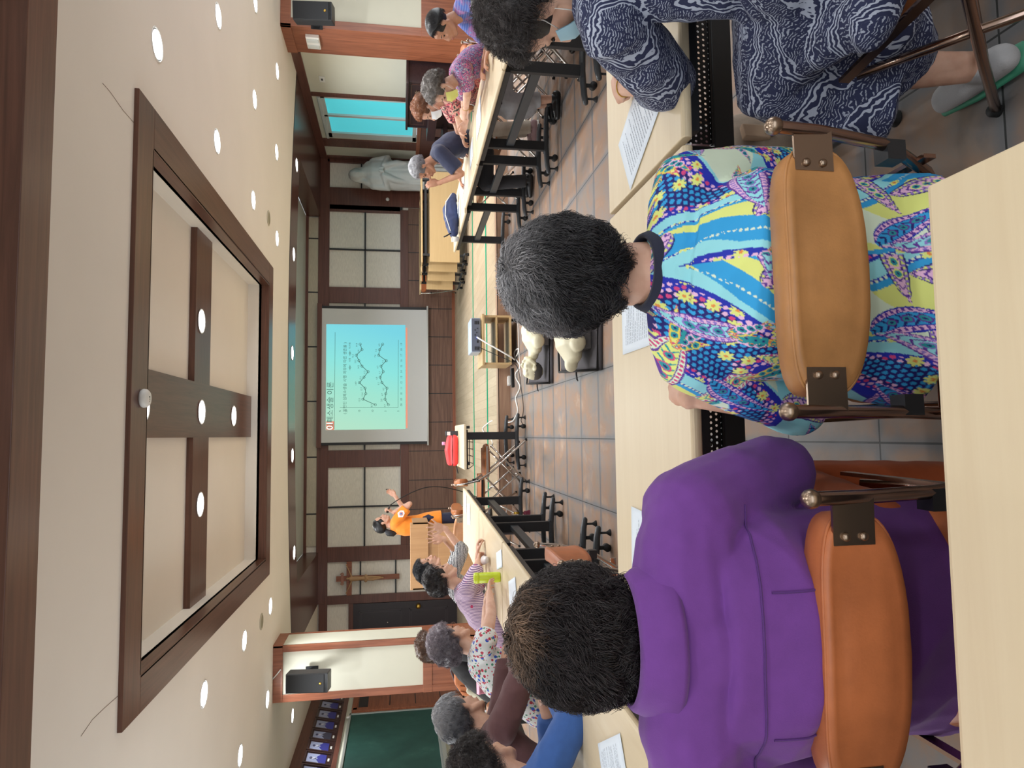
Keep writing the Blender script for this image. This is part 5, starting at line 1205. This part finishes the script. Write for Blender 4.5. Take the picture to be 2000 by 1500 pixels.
b = MB(); q0 = pr.Hc+pr.HR @ Vector((0, -.105, -.02)); b.tube([q0, q0+pr.HR @ Vector((0, -.04, -.03)), q0+pr.HR @ Vector((0, -.055, -.09)), q0+pr.HR @ Vector((0, -.04, -.16))], [.028, .045, .05, .02], 14, round_caps=True)
me = b.mesh('ponytail', M['hair']); pcol(me, np.array([[.008, .009, .012]]*len(me.vertices))); obj('ponytail', me, None, pr.t, world=True)
b = MB(); c0 = pr.sp[3].lerp(pr.N, .55); b.tube([c0+pr.r*math.cos(a)*.066+pr.f*(math.sin(a)*.062)+Vector((0, 0, .014)) for a in np.linspace(0, 2*PI, 28)], .014, 8, caps=False); obj('collar', b, fabric('polo_collar', col(30, 36, 66)), pr.t, world=True)
# sleeve emblem: white shield with a blue-red roundel
sp_ = pr.S[1].lerp(pr.E[1], .42); dn = (pr.E[1]-pr.S[1]).normalized(); nrm = (Vector((.15, -1, .1))-dn*Vector((.15, -1, .1)).dot(dn)).normalized(); sd_ = dn.cross(nrm)
ce = sp_+nrm*.072
b = MB(); b.prism([ce+sd_*x-dn*y for x, y in ((0, .058), (.046, .02), (.034, -.032), (0, -.055), (-.034, -.032), (-.046, .02))], nrm*.003); em = obj('sleeve_emblem', b, M['white'], pr.t, world=True)
def disc(c, r, n_, th=.002, k_=20):
    b_ = MB(); t1 = n_.orthogonal().normalized(); t2 = n_.cross(t1); b_.prism([c+t1*math.cos(2*PI*i/k_)*r+t2*math.sin(2*PI*i/k_)*r for i in range(k_)], n_*th); return b_
obj('emblem_ring', disc(ce+nrm*.003, .026, nrm), plain('emblem_red', col(190, 60, 60), .6), em); obj('emblem_field', disc(ce+nrm*.005, .019, nrm), M['white'], em); obj('emblem_centre', disc(ce+nrm*.007, .012, nrm), plain('emblem_blue', col(40, 50, 130), .6), em)
b = MB(); mh = pr.W[1]+Vector((.05, .0, .06)); md = (pr.Hc+pr.HR @ Vector((0, .12, -.08))-mh).normalized()
mt = thing('microphone', 'black handheld microphone in the presenter\'s hand near the mouth', 'microphone', mh)
b.tube([md*-.12, md*.07], [.011, .014], 12, round_caps=True); obj('handle', b, M['rubber'], mt)
b = MB(); b.ball(md*.095, .025); obj('head', b, plain('foam_black', col(20, 20, 20), .95, bump=.5, bscale=300), mt)
e0 = mh-md*.12
cable('microphone_cable', [e0, e0+Vector((.06, 0, -.08)), e0+Vector((.2, .1, -.35)), e0+Vector((.26, .2, -.7)), (P(890, 972, y=10.4).x, 10.0, ST+.02), (P(893, 968, y=10.4).x-.1, 9.7, ST+.015)], .006, M['rubber'], 'thin black microphone cable hanging in front of the plank wall')
b = MB(); b.box(-.008, -.012, -.02, .008, .012, .03); cl = thing('slide_clicker', 'small dark slide clicker in the presenter\'s raised hand', 'remote', pr.W[0]+Vector((.1, .0, .1)))
obj('case', b, M['rubber'], cl, .003); b = MB(); b.ball((.0, -.013, .01), .004); obj('button', b, M['white'], cl)
# ---------------------------------------------------------------- statue, crucifix, piano, chalkboard, portraits
st_ = thing('statue', 'large white marble statue of a veiled standing figure in the wall niche', 'statue', (5.79, 15.22, ST))
b = MB()
b.tube([(0, 0, 0), (0, 0, .3), (-.02, 0, .8), (-.02, 0, 1.25), (0, 0, 1.6), (.01, 0, 1.85), (.02, 0, 1.98), (-.01, -.02, 2.06)],
       [(.34, .26), (.33, .25), (.31, .23), (.32, .24), (.33, .23), (.29, .2), (.17, .14), (.1, .1)], 30, side=(1, 0, 0), round_caps=True)
b.ball((-.04, -.03, 2.18), (.12, .13, .165), 20); b.ball((-.035, .02, 2.2), (.14, .13, .16), 20)          # head under the veil
b.tube([(-.14, .02, 2.2), (-.15, .02, 2.05), (-.22, 0, 1.9)], [.05, .06, .08], 12, round_caps=True); b.tube([(.08, .02, 2.2), (.1, .02, 2.05), (.2, 0, 1.92)], [.05, .06, .08], 12, round_caps=True)
b.ball((-.05, -.13, 2.15), (.03, .04, .045), 10); b.tube([(-.05, -.15, 2.2), (-.05, -.175, 2.15)], [.012, .02], 8, round_caps=True)
for s in (-1, 1):
    b.tube([(s*.27, 0, 1.82), (s*.31, -.08, 1.5), (s*.12, -.25, 1.58)], [.09, .1, .06], 14, round_caps=True)     # arms in wide sleeves
    b.tube([(s*.12, -.22, 1.56), (s*.2, -.2, 1.3), (s*.22, -.17, 1.05)], [.08, .06, .02], 12, round_caps=True)
    b.ball((s*.03, -.29, 1.64), (.03, .03, .07), 10)
for i in range(11):
    a = -PI*.95+PI*.9*i/10; x0 = math.cos(a); y0 = math.sin(a)
    b.tube([(x0*.29, y0*.2, 1.45-.05*(i % 3)), (x0*.31, y0*.225, .9), (x0*.33, y0*.25, .4), (x0*.355, y0*.275, .04)], [.012, .028, .03, .036], 8, round_caps=True)
obj('figure', wrinkle(remesh(b, .018, 3, M['marble']), .012, 5, 2, (1.6, 1.6, .35)), None, st_)
b = MB(); b.box(-.42, -.32, 0, .42, .32, .1); b.box(-.38, -.28, .1, .38, .28, .16); obj('plinth', b, M['marble'], st_, .01)
cx = thing('crucifix', 'wooden crucifix with a carved figure on the panelled back wall', 'crucifix', (-3.07, YB-.05, 2.1))
b = MB(); b.box(-.055, -.04, -.69, .055, .0, .66); b.box(-.36, -.045, .33, .36, -.003, .44); obj('wooden_cross', b, M['rwood_z'], cx, .006)
b = MB(); b.box(-.1, -.055, .5, .1, -.04, .56); b.tube([(-.1, -.05, .5), (-.13, -.05, .53), (-.1, -.05, .57)], .012, 6); b.tube([(.1, -.05, .5), (.13, -.05, .53), (.1, -.05, .57)], .012, 6); obj('scroll', b, wood('scroll_wood', col(150, 96, 76), col(170, 116, 92), 'x'), cx, .004)
b = MB(); y = -.075
b.tube([(0, y, .36), (0, y, .25), (.005, y, .12), (0, y, .02)], [(.05, .03), (.055, .035), (.038, .028), (.05, .032)], 14, side=(1, 0, 0), round_caps=True)
for s in (-1, 1):
    b.tube([(s*.045, y, .33), (s*.16, y, .38), (s*.29, y+.02, .44)], [.018, .014, .01], 10, round_caps=True); b.ball((s*.30, y+.01, .445), .014, 8)
    b.tube([(s*.022, y, .02), (s*.028, y-.04, -.13), (s*.008, y+.01, -.29), (s*.006, y-.02, -.34)], [.03, .024, .016, .012], 10, round_caps=True)
b.ball((.012, y-.015, .415), (.026, .03, .036), 12); b.tube([(0, y, .37), (.01, y-.01, .4)], .016, 8)
b.tube([(-.045, y, .03), (0, y-.005, .0), (.045, y, .03)], [.04, .045, .04], 10, round_caps=True)
obj('figure', remesh(b, .006, 2, plain('carved_figure', col(186, 148, 108), .55)), None, cx)
pn = thing('piano', 'dark brown upright piano against the right wall under the window', 'piano', (6.24, 11.9, ST))
D_ = wood('piano_dark', col(42, 30, 34), col(58, 42, 44), 'y', .3); z0 = 0.0
b = MB(); b.box(-.46, -.85, z0, 0, -.82, 1.1); b.box(-.46, .82, z0, 0, .85, 1.1); b.box(-.1, -.82, z0, 0, .82, 1.1); b.box(-.44, -.82, .75, 0, .82, 1.1); b.box(-.44, -.82, z0+.1, -.02, .82, .6); obj('body', b, D_, pn, .006)
b = MB(); b.box(-.5, -.88, 1.1, .01, .88, 1.14); obj('lid', b, D_, pn, .006)
b = MB(); b.box(-.72, -.82, .6, -.4, .82, .75); b.box(-.72, -.85, z0, -.64, -.78, .62); b.box(-.72, .78, z0, -.64, .85, .62); obj('keyboard_case', b, D_, pn, .008)
b = MB()
for (ya, yb) in ((-.75, -.28), (-.2, .2), (.28, .75)):
    for q in ((ya, .8, yb, .81), (ya, 1.05, yb, 1.06), (ya, .8, ya+.01, 1.06), (yb-.01, .8, yb, 1.06)): b.box(-.447, q[0], q[1], -.438, q[2], q[3])
obj('panel_moulding', b, plain('moulding_brown', col(88, 62, 56), .4), pn)
for yy in (-.5, .3):
    b = MB(); 
    for a in np.linspace(0, 5, 18): b.ball((-.45, yy+.05*math.cos(a*3)*(1-a/7), .94+.05*math.sin(a*3)*(1-a/7)), .012, 6, m=4)
    obj('carved_ornament', b, plain('ornament_brass', col(120, 100, 84), .4, .5), pn)
t = thing('piano_bench', 'dark padded bench standing beyond the piano below the window', 'bench', (5.75, 12.95, ST))
b = MB(); b.box(-.2, -.38, .36, .2, .38, .45); obj('seat', b, D_, t, .012)
for x in (-.17, .17):
    for yy in (-.34, .34): b = MB(); b.box(x-.02, yy-.02, 0, x+.02, yy+.02, .36); obj('leg', b, D_, t)
cbd = thing('chalkboard', 'large green chalkboard with aluminium frame on the left wall', 'chalkboard', (WL+.02, 11.8, 1.53))
b = MB(); b.box(0, -2.6, -.8, .03, 2.02, .8)
gt = NT('board_green'); gt.set('Base Color', gt.ramp(gt.noise(gt.co(), 2.2, 5, .7), [(.3, col(22, 62, 56)), (.62, col(34, 76, 68)), (.8, col(58, 96, 86))])).set('Roughness', .6)
obj('board', b, gt.m, cbd)
b = MB(); b.box(0, -2.62, .78, .045, 2.05, .82); b.box(0, 2.0, -.82, .045, 2.05, .82); b.box(0, -2.62, -.82, .045, 2.05, -.78); obj('frame', b, plain('aluminium', col(196, 202, 198), .35, .6), cbd, .003)
b = MB(); b.box(.0, -2.6, -.88, .12, 2.0, -.84); b.box(.11, -2.6, -.88, .125, 2.0, -.81); obj('chalk_tray', b, plain('tray_grey', col(150, 152, 146), .4), cbd)
b = MB(); b.box(.03, 1.86, .8, .05, 1.92, .86); obj('hanging_hook', b, M['white'], cbd)
# row of portraits in dark frames above the board
FR = wood('frame_dark', col(52, 34, 34), col(70, 48, 44), 'z', .35)
ys = [15.0, 14.55, 14.1, 13.63, 13.17, 12.74, 12.3, 11.84, 11.4]
desc = ['farthest from the camera, half behind the pillar', 'second farthest, dark blue robe', 'third farthest, light veil shape', 'fourth farthest, dark cap of hair', 'middle of the row, grey tones', 'third nearest, blue robe', 'second nearest, bright blue robe', 'nearest in view, cut by the picture edge']
for i in range(8):
    ya, yb = ys[i+1]+.015, ys[i]-.015; hw = (yb-ya)/2
    t = thing('portrait_frame', 'framed clergy portrait above the chalkboard, %s' % desc[i], 'framed portrait', (WL+.05, (ya+yb)/2, 2.73), 0, 'row of framed portraits')
    t.rotation_euler = (0, -.0, 0); tl = Matrix.Rotation(.22, 4, 'Y')
    b = MB()
    for q in ((-hw, -.23, hw, -.2), (-hw, .2, hw, .23), (-hw, -.2, -hw+.035, .2), (hw-.035, -.2, hw, .2)): b.box(0, q[0], q[1], .03, q[2], q[3], tl)
    b.box(0, -hw+.03, -.21, .008, hw-.03, .21, tl); obj('frame', b, FR, t, .003)
    blue = (col(58, 60, 140), col(66, 66, 84))[i in (4,)]
    b = MB(); b.box(.008, -hw+.06, -.06, .011, hw-.06, .18, tl); obj('picture', b, plain('portrait_paper', col(148, 156, 186), .5), t)
    b = MB(); b.prism([tl @ Vector(q) for q in ((.0115, -hw+.06, -.13), (.0115, hw-.06, -.13), (.0115, hw-.06, -.03), (.0115, .04, .03), (.0115, 0, .0), (.0115, -.04, .03), (.0115, -hw+.06, -.03))], tl.to_3x3() @ Vector((.002, 0, 0))); obj('robe', b, plain('portrait_robe', blue, .5), t)
    b = MB(); b.ball(tl @ Vector((.012, 0, .085)), (.003, .036, .048), 12); obj('printed_face', b, plain('portrait_face', col(176, 178, 196), .5), t)
    b = MB(); b.ball(tl @ Vector((.012, 0, .122)), (.0045, .04, .028), 12); obj('printed_hair', b, plain('portrait_hair', col(70, 70, 96), .6), t)
    b = MB(); b.box(.011, -.05, -.185, .014, .05, -.155, tl); obj('name_plate', b, M['white'], t)
# ---------------------------------------------------------------- manikins
def manikin(label, at_, rz, head=True):
    t = thing('cpr_manikin', label, 'manikin', at_, rz, 'cream training manikins on grey mats')
    b = MB()
    b.tube([(0, -.42, .10), (0, -.25, .115), (0, -.05, .125), (0, .1, .13), (0, .17, .11)], [(.13, .075), (.16, .09), (.175, .105), (.19, .10), (.15, .07)], 24, side=(1, 0, 0), round_caps=True)
    for s in (-1, 1): b.ball((s*.17, .10, .11), (.055, .07, .06), 14); b.ball((s*.075, .02, .2), (.06, .06, .03), 14)
    b.tube([(0, .15, .11), (0, .25, .12)], [.055, .05], 16, round_caps=True)
    obj('torso', remesh(b, .011, 4, MAN), None, t)
    if head:
        R = Matrix.Rotation(PI/2, 3, 'X') @ Matrix.Rotation(0, 3, 'Z'); R = Matrix(((1, 0, 0), (0, 0, 1), (0, 1, 0)))   # face up, crown away from the chest
        R = Matrix(((-1, 0, 0), (0, 0, 1), (0, 1, 0)))
        b = MB(); head_parts(b, Vector((0, .37, .125)), R, 1.02); obj('head', remesh(b, .006, 2, MAN), None, t)
        b = MB(); b.ball((0, .40, .098), (.078, .088, .075), 20); obj('skull_cap', b, plain('cap_grey', col(92, 88, 86), .6), t)
    b = MB(); b.box(-.15, -.38, .0, .15, .14, .06); obj('base', b, plain('base_grey', col(96, 92, 92), .6), t, .01)
    return t
a_, b_ = P(1052, 640, z=.1), P(1050, 722, z=.1)
dv = b_-a_; manikin('cream training manikin lying on its back, its head towards the left', (b_.x-dv.normalized().x*.38, b_.y-dv.normalized().y*.38-.05, .035), math.atan2(-dv.x, dv.y))
manikin('cream training manikin torso half hidden behind the grey-haired head', (P(1130, 640, z=.1).x-.03, P(1130, 640, z=.1).y+.03, .035), math.atan2(1, .0), head=False)
# ---------------------------------------------------------------- things on the tables
def paper(label, c4, z=.7225, lines=True, group='printed sheets on the tables'):
    c = sum((Vector(q) for q in c4), Vector())/4; t = thing('paper_sheet', label, 'paper', (c.x, c.y, z), 0, group)
    K = [Vector(q)-c for q in c4]; K = [Vector((k_.x, k_.y, 0)) for k_ in K]
    n = 8; vs = []; fs = []
    for i in range(n+1):
        for j in range(n+1):
            u, v = i/n, j/n; p = (K[0]*(1-u)+K[1]*u)*(1-v)+(K[3]*(1-u)+K[2]*u)*v; vs.append((p.x, p.y, .0006+.004*max(0, u-.7)*v))
    for i in range(n):
        for j in range(n): a = i*(n+1)+j; fs.append((a, a+n+1, a+n+2, a+1))
    b = MB(); b.add(vs, fs, True); o = obj('sheet', b, M['paper'], t); sm = o.modifiers.new('t', 'SOLIDIFY'); sm.thickness = .0006
    if lines:
        b = MB(); rnd = random.Random(len(bpy.data.objects))
        for i in range(15):
            v = .12+.05*i; L = .86 if rnd.random() < .7 else rnd.uniform(.3, .7); x = .12
            while x < L:
                w = rnd.uniform(.015, .06); q = [(K[0]*(1-u)+K[1]*u)*(1-vv)+(K[3]*(1-u)+K[2]*u)*vv for u, vv in ((x, v), (x+w, v), (x+w, v+.008), (x, v+.008))]
                b.add([(a.x, a.y, .0022) for a in q], [(0, 1, 2, 3)]); x += w+.014
        obj('printed_lines', b, plain('print_grey', col(140, 146, 160), .9), t)
    return t
def rect(cx_, cy_, w, h, rot):
    c_, s_ = math.cos(rot), math.sin(rot); return [Vector((cx_+x*c_-y*s_, cy_+x*s_+y*c_, 0)) for x, y in ((-w/2, h/2), (w/2, h/2), (w/2, -h/2), (-w/2, -h/2))]
paper('printed sheet on the near table in front of the woman in purple', rect(-.335, 1.89, .21, .30, -.05))
paper('printed sheet on the near table beside the head of the woman in the paisley dress', rect(.35, 1.93, .21, .297, .0))
paper('printed sheet on the near table under the fist of the woman in navy', rect(.90, 1.89, .21, .297, .5))
paper('white sheet at the far end of the left-hand row', rect(-.72, 7.42, .21, .3, -.05), lines=False); 
paper('long white sheet on the left-hand row beside the one at its far end', rect(-.80, 7.05, .21, .297, .1), lines=False)
paper('white sheet beside the lime green tumbler, nearer the stage', rect(-.88, 4.9, .12, .28, .25), lines=False)
paper('white sheet beside the lime green tumbler, nearer the camera', rect(-1.0, 4.32, .2, .29, .3), lines=False)
paper('sheet curling at the near end of the left-hand row', rect(-1.12, 2.28, .21, .3, .5), z=.7225)
paper('sheet held under the hand of the person in blue denim', rect(-1.13, 3.18, .24, .2, .2), z=.7225, lines=False)
paper('sheet before the person with the yellow mask', rect(2.78, 5.87, .24, .34, .1), lines=False)
paper('sheet before the person with the ginger hair', rect(2.72, 6.5, .2, .28, .1), lines=False)
paper('sheet before the grey-haired person in navy', rect(2.72, 7.35, .2, .29, .1), lines=False)
paper('sheet on the right-hand table nearest the stage', rect(2.62, 7.95, .2, .29, .05), lines=False)
t = thing('tumbler', 'lime green tumbler standing on the left-hand row of tables', 'tumbler', P(977, 1127, z=.72))
LM = plain('lime_plastic', col(196, 214, 44), .35)
b = MB(); b.lathe([(.03, 0), (.034, .004), (.036, .02), (.037, .15), (.036, .152), (0, .152)], (0, 0, 0), 28); obj('cup', b, LM, t)
b = MB(); b.lathe([(.037, .154), (.038, .158), (.038, .178), (.032, .186), (0, .187)], (0, 0, 0), 28); obj('lid', b, LM, t)
t = thing('glasses_case', 'pale translucent glasses case held on the table beside the tumbler', 'glasses case', P(948, 1094, z=.75), .2)
b = MB(); b.tube([(0, -.07, .0), (0, .0, .012), (0, .07, .0)], [(.028, .02), (.036, .026), (.028, .02)], 16, side=(1, 0, 0), round_caps=True); obj('shell', b, plain('pale_plastic', col(216, 208, 204), .25), t)
b = MB(); b.tube([(.0365, -.06, .0), (.04, 0, .01), (.0365, .06, .0)], .002, 5); obj('seam', b, M['dgrey'], t)
t = thing('pen', 'yellow pen lying on the table by the pink striped sleeves', 'pen', P(934, 1082, z=.728), .1)
b = MB(); b.tube([(0, -.07, 0), (0, .05, 0)], .006, 10); obj('barrel', b, plain('yellow_plastic', col(214, 176, 60), .4), t); b = MB(); b.tube([(0, .05, 0), (0, .07, 0)], [.005, .001], 8); obj('tip', b, M['dgrey'], t)
# red pouch, phone and bottle on the end-on table
t = thing('pouch', 'puffy bright red zipped pouch on the end-on table', 'pouch', (-.18, 8.2, .722)); RD = plain('red_nylon', col(236, 64, 66), .5, bump=.3, bscale=60)
b = MB(); b.tube([(-.14, 0, .05), (0, 0, .055), (.14, 0, .05)], [(.05, .045), (.06, .05), (.05, .045)], 16, side=(0, 1, 0), round_caps=True); b.tube([(-.14, .02, .10), (0, .02, .12), (.14, .02, .1)], [(.045, .04), (.055, .045), (.045, .04)], 16, side=(0, 1, 0), round_caps=True); obj('body', remesh(b, .01, 2, RD), None, t)
b = MB(); b.tube([(-.18, -.03, .075), (0, -.055, .08), (.18, -.03, .075)], .005, 6); obj('zip', b, M['rubber'], t)
b = MB(); b.tube([(-.17, 0, .03), (-.22, 0, .02), (-.27, -.01, .01)], [(.015, .006)]*3, 8); obj('strap', b, M['rubber'], t)
t = thing('handset', 'dark handset with a pale screen standing on the end-on table', 'phone', (.02, 8.3, .722)); b = MB(); b.box(-.03, -.015, 0, .03, .015, .15); obj('body', b, M['dgrey'], t, .005); b = MB(); b.box(-.022, -.018, .09, .022, -.014, .13); obj('screen', b, M['white'], t)
t = thing('bottle', 'small bottle with a pink cap behind the red pouch', 'bottle', (-.1, 8.45, .722)); b = MB(); b.lathe([(.022, 0), (.024, .01), (.024, .11), (.012, .13), (.012, .14)], (0, 0, 0), 18); obj('flask', b, plain('dark_bottle', col(70, 40, 50), .3), t); b = MB(); b.lathe([(.018, .14), (.02, .145), (.02, .18), (.0, .182)], (0, 0, 0), 18); obj('cap', b, plain('pink_cap', col(214, 140, 176), .4), t)
make_chair('brown folding chair with chrome legs seen side-on at the end-on table', (-.30, 7.88, 0), -PI/2+.06, 'brown', 'chrome')
make_chair('brown folding chair mostly hidden behind the end of the left-hand row', (-.66, 8.36, 0), -PI/2-.1, 'brown', 'chrome')
make_chair('folding chair with a shiny brown back beside the lectern', (-1.02, 8.3, 0), -.5, 'caramel', 'chrome')
make_chair('orange-brown folding chair beside the bowed dark head of the woman in purple', (-.76, 2.86, 0), PI/2, 'orange', 'chrome')
# chairs on the stage behind the nested tables
for x, lb in ((3.98, 'right one'), (3.38, 'left one')): c_ = make_chair('orange folding chair behind the nested tables, %s of the two' % lb, (x, 15.0, ST), PI, 'orange', 'chrome')
# navy gym bag and white cup at the far right table
t = thing('bag', 'navy soft zip bag on the right-hand table nearest the stage', 'bag', (2.60, 7.98, .722), .1); NB = plain('navy_nylon', col(36, 50, 92), .6, bump=.3, bscale=40)
b = MB(); b.tube([(-.24, 0, .06), (-.1, 0, .085), (.06, 0, .10), (.22, 0, .06)], [(.06, .05), (.09, .08), (.08, .085), (.04, .04)], 18, side=(0, 1, 0), round_caps=True); obj('body', wrinkle(remesh(b, .012, 3, NB), .012, 12, 3), None, t)
b = MB(); b.tube([(-.24, -.06, .1), (-.05, -.075, .16), (.12, -.06, .15), (.24, -.03, .08)], .005, 6); obj('zip', b, M['white'], t)
b = MB(); b.tube([(-.26, -.04, .10), (-.3, -.06, .15), (-.31, -.05, .18)], .008, 6); obj('strap', b, M['rubber'], t)
t = thing('cup', 'white paper cup beside the navy bag', 'cup', (2.29, 7.95, .722)); b = MB(); b.lathe([(.026, 0), (.036, .08), (.034, .081), (.024, .004), (0, .004)], (0, 0, 0), 20); obj('cup_body', b, M['white'], t); b = MB(); b.lathe([(.036, .078), (.038, .081), (.036, .084), (.034, .081)], (0, 0, 0), 20); obj('rim', b, M['white'], t)
# orange bag, cloth and pink case on the outer left table
bx = P(905, 1316, z=.74); bx = Vector((-2.30, 6.1, .722))
bx = P(898, 1316, y=6.0)
t = thing('bag', 'orange quilted bag with a white tag on the far left table', 'bag', (bx.x, 6.0, .722), -.1); OB = plain('orange_canvas', col(206, 128, 84), .75, bump=.3, bscale=30)
b = MB(); b.prism([(-.2, -.03, 0), (.2, -.03, 0), (.23, -.03, .06), (.17, -.03, .17), (.06, -.03, .235), (-.08, -.03, .235), (-.18, -.03, .17), (-.23, -.03, .05)], (0, .12, 0)); obj('body', b, OB, t, .02)
b = MB()
for k_ in range(7): x = -.17+.057*k_; b.tube([(x, -.035, .01), (x*.95, -.037, .1), (x*.8, -.034, .19)], .004, 5)
obj('quilting', b, plain('orange_seam', col(176, 100, 62), .8), t)
b = MB(); b.prism([(-.03, -.042, .07), (.03, -.042, .09), (.02, -.042, .13), (-.02, -.042, .13)], (0, .006, 0)); obj('tag', b, M['white'], t)
b = MB(); b.tube([(-.22, .02, .04), (-.16, .06, .2), (0, .08, .26), (.16, .06, .2), (.22, .02, .04)], [(.02, .008)]*5, 8); obj('strap', b, plain('strap_grey', col(96, 92, 100), .8), t)
bx2 = P(902, 1350, y=5.75)
t = thing('cloth_bag', 'cream drawstring cloth beside the orange bag', 'bag', (bx2.x, 5.75, .722)); b = MB(); b.tube([(0, 0, .02), (0, 0, .08), (0, 0, .13)], [(.09, .06), (.08, .05), (.03, .03)], 16, side=(1, 0, 0), round_caps=True); obj('cloth', wrinkle(remesh(b, .01, 2, plain('cream_cloth', col(206, 202, 180), .9)), .008, 18), None, t); b = MB(); b.tube([(.03, 0, .14), (.05, -.02, .17), (.02, -.03, .15)], .004, 6); obj('drawstring', b, M['white'], t)
bx3 = P(903, 1338, y=5.5)
t = thing('box', 'pink folded case standing in front of the cream cloth', 'case', (bx3.x, 5.5, .722), .2); b = MB(); b.box(-.07, -.02, 0, .07, .02, .1, Matrix.Rotation(.3, 4, 'X')); obj('case_body', b, plain('pink_leather', col(222, 140, 160), .5), t, .006); b = MB(); b.box(-.07, -.03, .095, .07, .02, .105, Matrix.Rotation(.3, 4, 'X')); obj('flap', b, plain('pink_light', col(240, 170, 196), .5), t)
# bags hanging and standing under the left-hand row
def tote(label, loc, w, h, d, mat, rz=0, strapmat=None, hl=.12):
    t = thing('bag', label, 'bag', loc, rz); b = MB()
    b.prism([(-w/2, -d/2, 0), (w/2, -d/2, 0), (w*.44, -d/2, h), (-w*.44, -d/2, h)], (0, d, 0)); o = obj('body', b, mat, t, .02)
    b = MB(); b.tube([(-w*.25, 0, h-.01), (-w*.2, 0, h+hl*.8), (0, 0, h+hl), (w*.2, 0, h+hl*.8), (w*.25, 0, h-.01)], .009, 8); obj('handle', b, strapmat or M['rubber'], t)
    b = MB(); b.tube([(-w*.4, -d/2-.002, h*.86), (w*.4, -d/2-.002, h*.86)], .004, 6); obj('trim', b, strapmat or M['rubber'], t)
    return t
def checks(name, a, c, s):
    t = NT(name); ch = t.n('ShaderNodeTexChecker'); ch.inputs['Scale'].default_value = s; ch.inputs['Color1'].default_value = a; ch.inputs['Color2'].default_value = c; t.L.new(t.co(rot=(0, .785, .785)), ch.inputs['Vector']); t.L.new(ch.outputs[0], t.b.inputs['Base Color']); t.set('Roughness', .55); return t.m
tote('black quilted tote under the far end of the left-hand row', (-.97, 7.2, .22), .34, .3, .1, plain('quilted_black', col(52, 48, 56), .7, bump=.6, bscale=60), PI/2, hl=.1)
tote('brown checked handbag with tan trim hanging under the left-hand row', (-1.0, 5.45, .13), .32, .26, .1, checks('brown_check', col(74, 52, 44), col(96, 70, 56), 40), PI/2+.2, plain('tan_leather', col(186, 140, 92), .5), .2)
tote('dark bag with white blossom print under the left-hand row', (-1.02, 5.35, .42), .3, .2, .08, blobs('blossom', [col(28, 28, 44), col(28, 28, 44), col(30, 30, 46), col(150, 148, 170)], 26), PI/2, hl=.05)
um = P(1042, 1001, x=-.86); t = thing('umbrella', 'folded burgundy umbrella with a pale tip hanging under the left-hand row', 'umbrella', (-.86, um.y, um.z-.16))
BG = plain('burgundy_cloth', col(112, 28, 54), .6)
b = MB(); b.tube([(0, 0, .03), (0, .01, .12), (0, 0, .25)], [(.03, .035), (.042, .04), (.022, .022)], 16, round_caps=True); obj('canopy', wrinkle(remesh(b, .007, 1, BG), .01, 26), None, t)
b = MB(); b.tube([(0, 0, .25), (0, 0, .36)], .008, 8); obj('shaft', b, M['chrome'], t); b = MB(); b.tube([(0, 0, .32), (0, 0, .38)], .014, 10); obj('handle', b, M['gold'], t); b = MB(); b.tube([(0, 0, -.02), (0, 0, .03)], [.026, .03], 12, round_caps=True); obj('tip', b, plain('umbrella_tip', col(214, 180, 176), .5), t)
# brown shoulder bag under the far right row
tote('tan brown shoulder bag under the right-hand row', (2.98, 7.0, .36), .24, .2, .08, plain('tan_bag', col(150, 100, 68), .45), PI/2, M['rubber'], .08)
# handbag by the woman in paisley
hb = thing('handbag', 'beige and plum handbag with long straps on the floor beside the near table leg', 'handbag', P(1530, 292, z=.0), .35)
PL = plain('plum_leather', col(108, 72, 78), .45); BT = plain('beige_textured', col(182, 166, 150), .8, var=.12, vscale=30); SB = plain('strap_beige', col(172, 150, 128), .55)
b = MB(); b.tube([(0, 0, .0), (0, 0, .1), (0, 0, .2), (0, 0, .26)], [(.16, .07), (.165, .075), (.14, .05), (.12, .03)], 20, side=(1, 0, 0)); obj('body', b, BT, hb)
b = MB(); b.tube([(-.02, -.01, .2), (-.03, -.01, .30), (-.1, .0, .34)], [(.11, .03), (.10, .022), (.05, .018)], 16, side=(1, 0, 0), round_caps=True); obj('gusset', b, PL, hb)
b = MB(); b.tube([(-.1, 0, .262), (.1, 0, .262)], .007, 8); obj('zip', b, M['rubber'], hb); b = MB(); b.box(-.03, -.085, .1, .03, -.06, .2); b.box(-.015, -.09, .08, .015, -.075, .12); obj('buckle_tab', b, plain('cream_leather', col(214, 186, 160), .5), hb, .004)
for pts in ([(-.13, 0, .24), (-.20, .02, .38), (-.10, .03, .50), (.04, .02, .47), (.13, 0, .25)], [(-.12, .02, .24), (-.26, .05, .34), (-.22, .08, .52), (0, .1, .58), (.16, .06, .42), (.13, .02, .24)]):
    b = MB(); K = [Vector(q) for q in pts]; fine = []
    for i in range(len(K)-1):
        for u in np.linspace(0, 1, 8, endpoint=False): 
            p0, p1, p2, p3 = K[max(i-1, 0)], K[i], K[i+1], K[min(i+2, len(K)-1)]
            fine.append(.5*((2*p1)+(-p0+p2)*u+(2*p0-5*p1+4*p2-p3)*u*u+(-p0+3*p1-3*p2+p3)*u**3))
    fine.append(K[-1]); b.tube(fine, [(.011, .003)]*len(fine), 8); obj('strap', b, SB, hb)
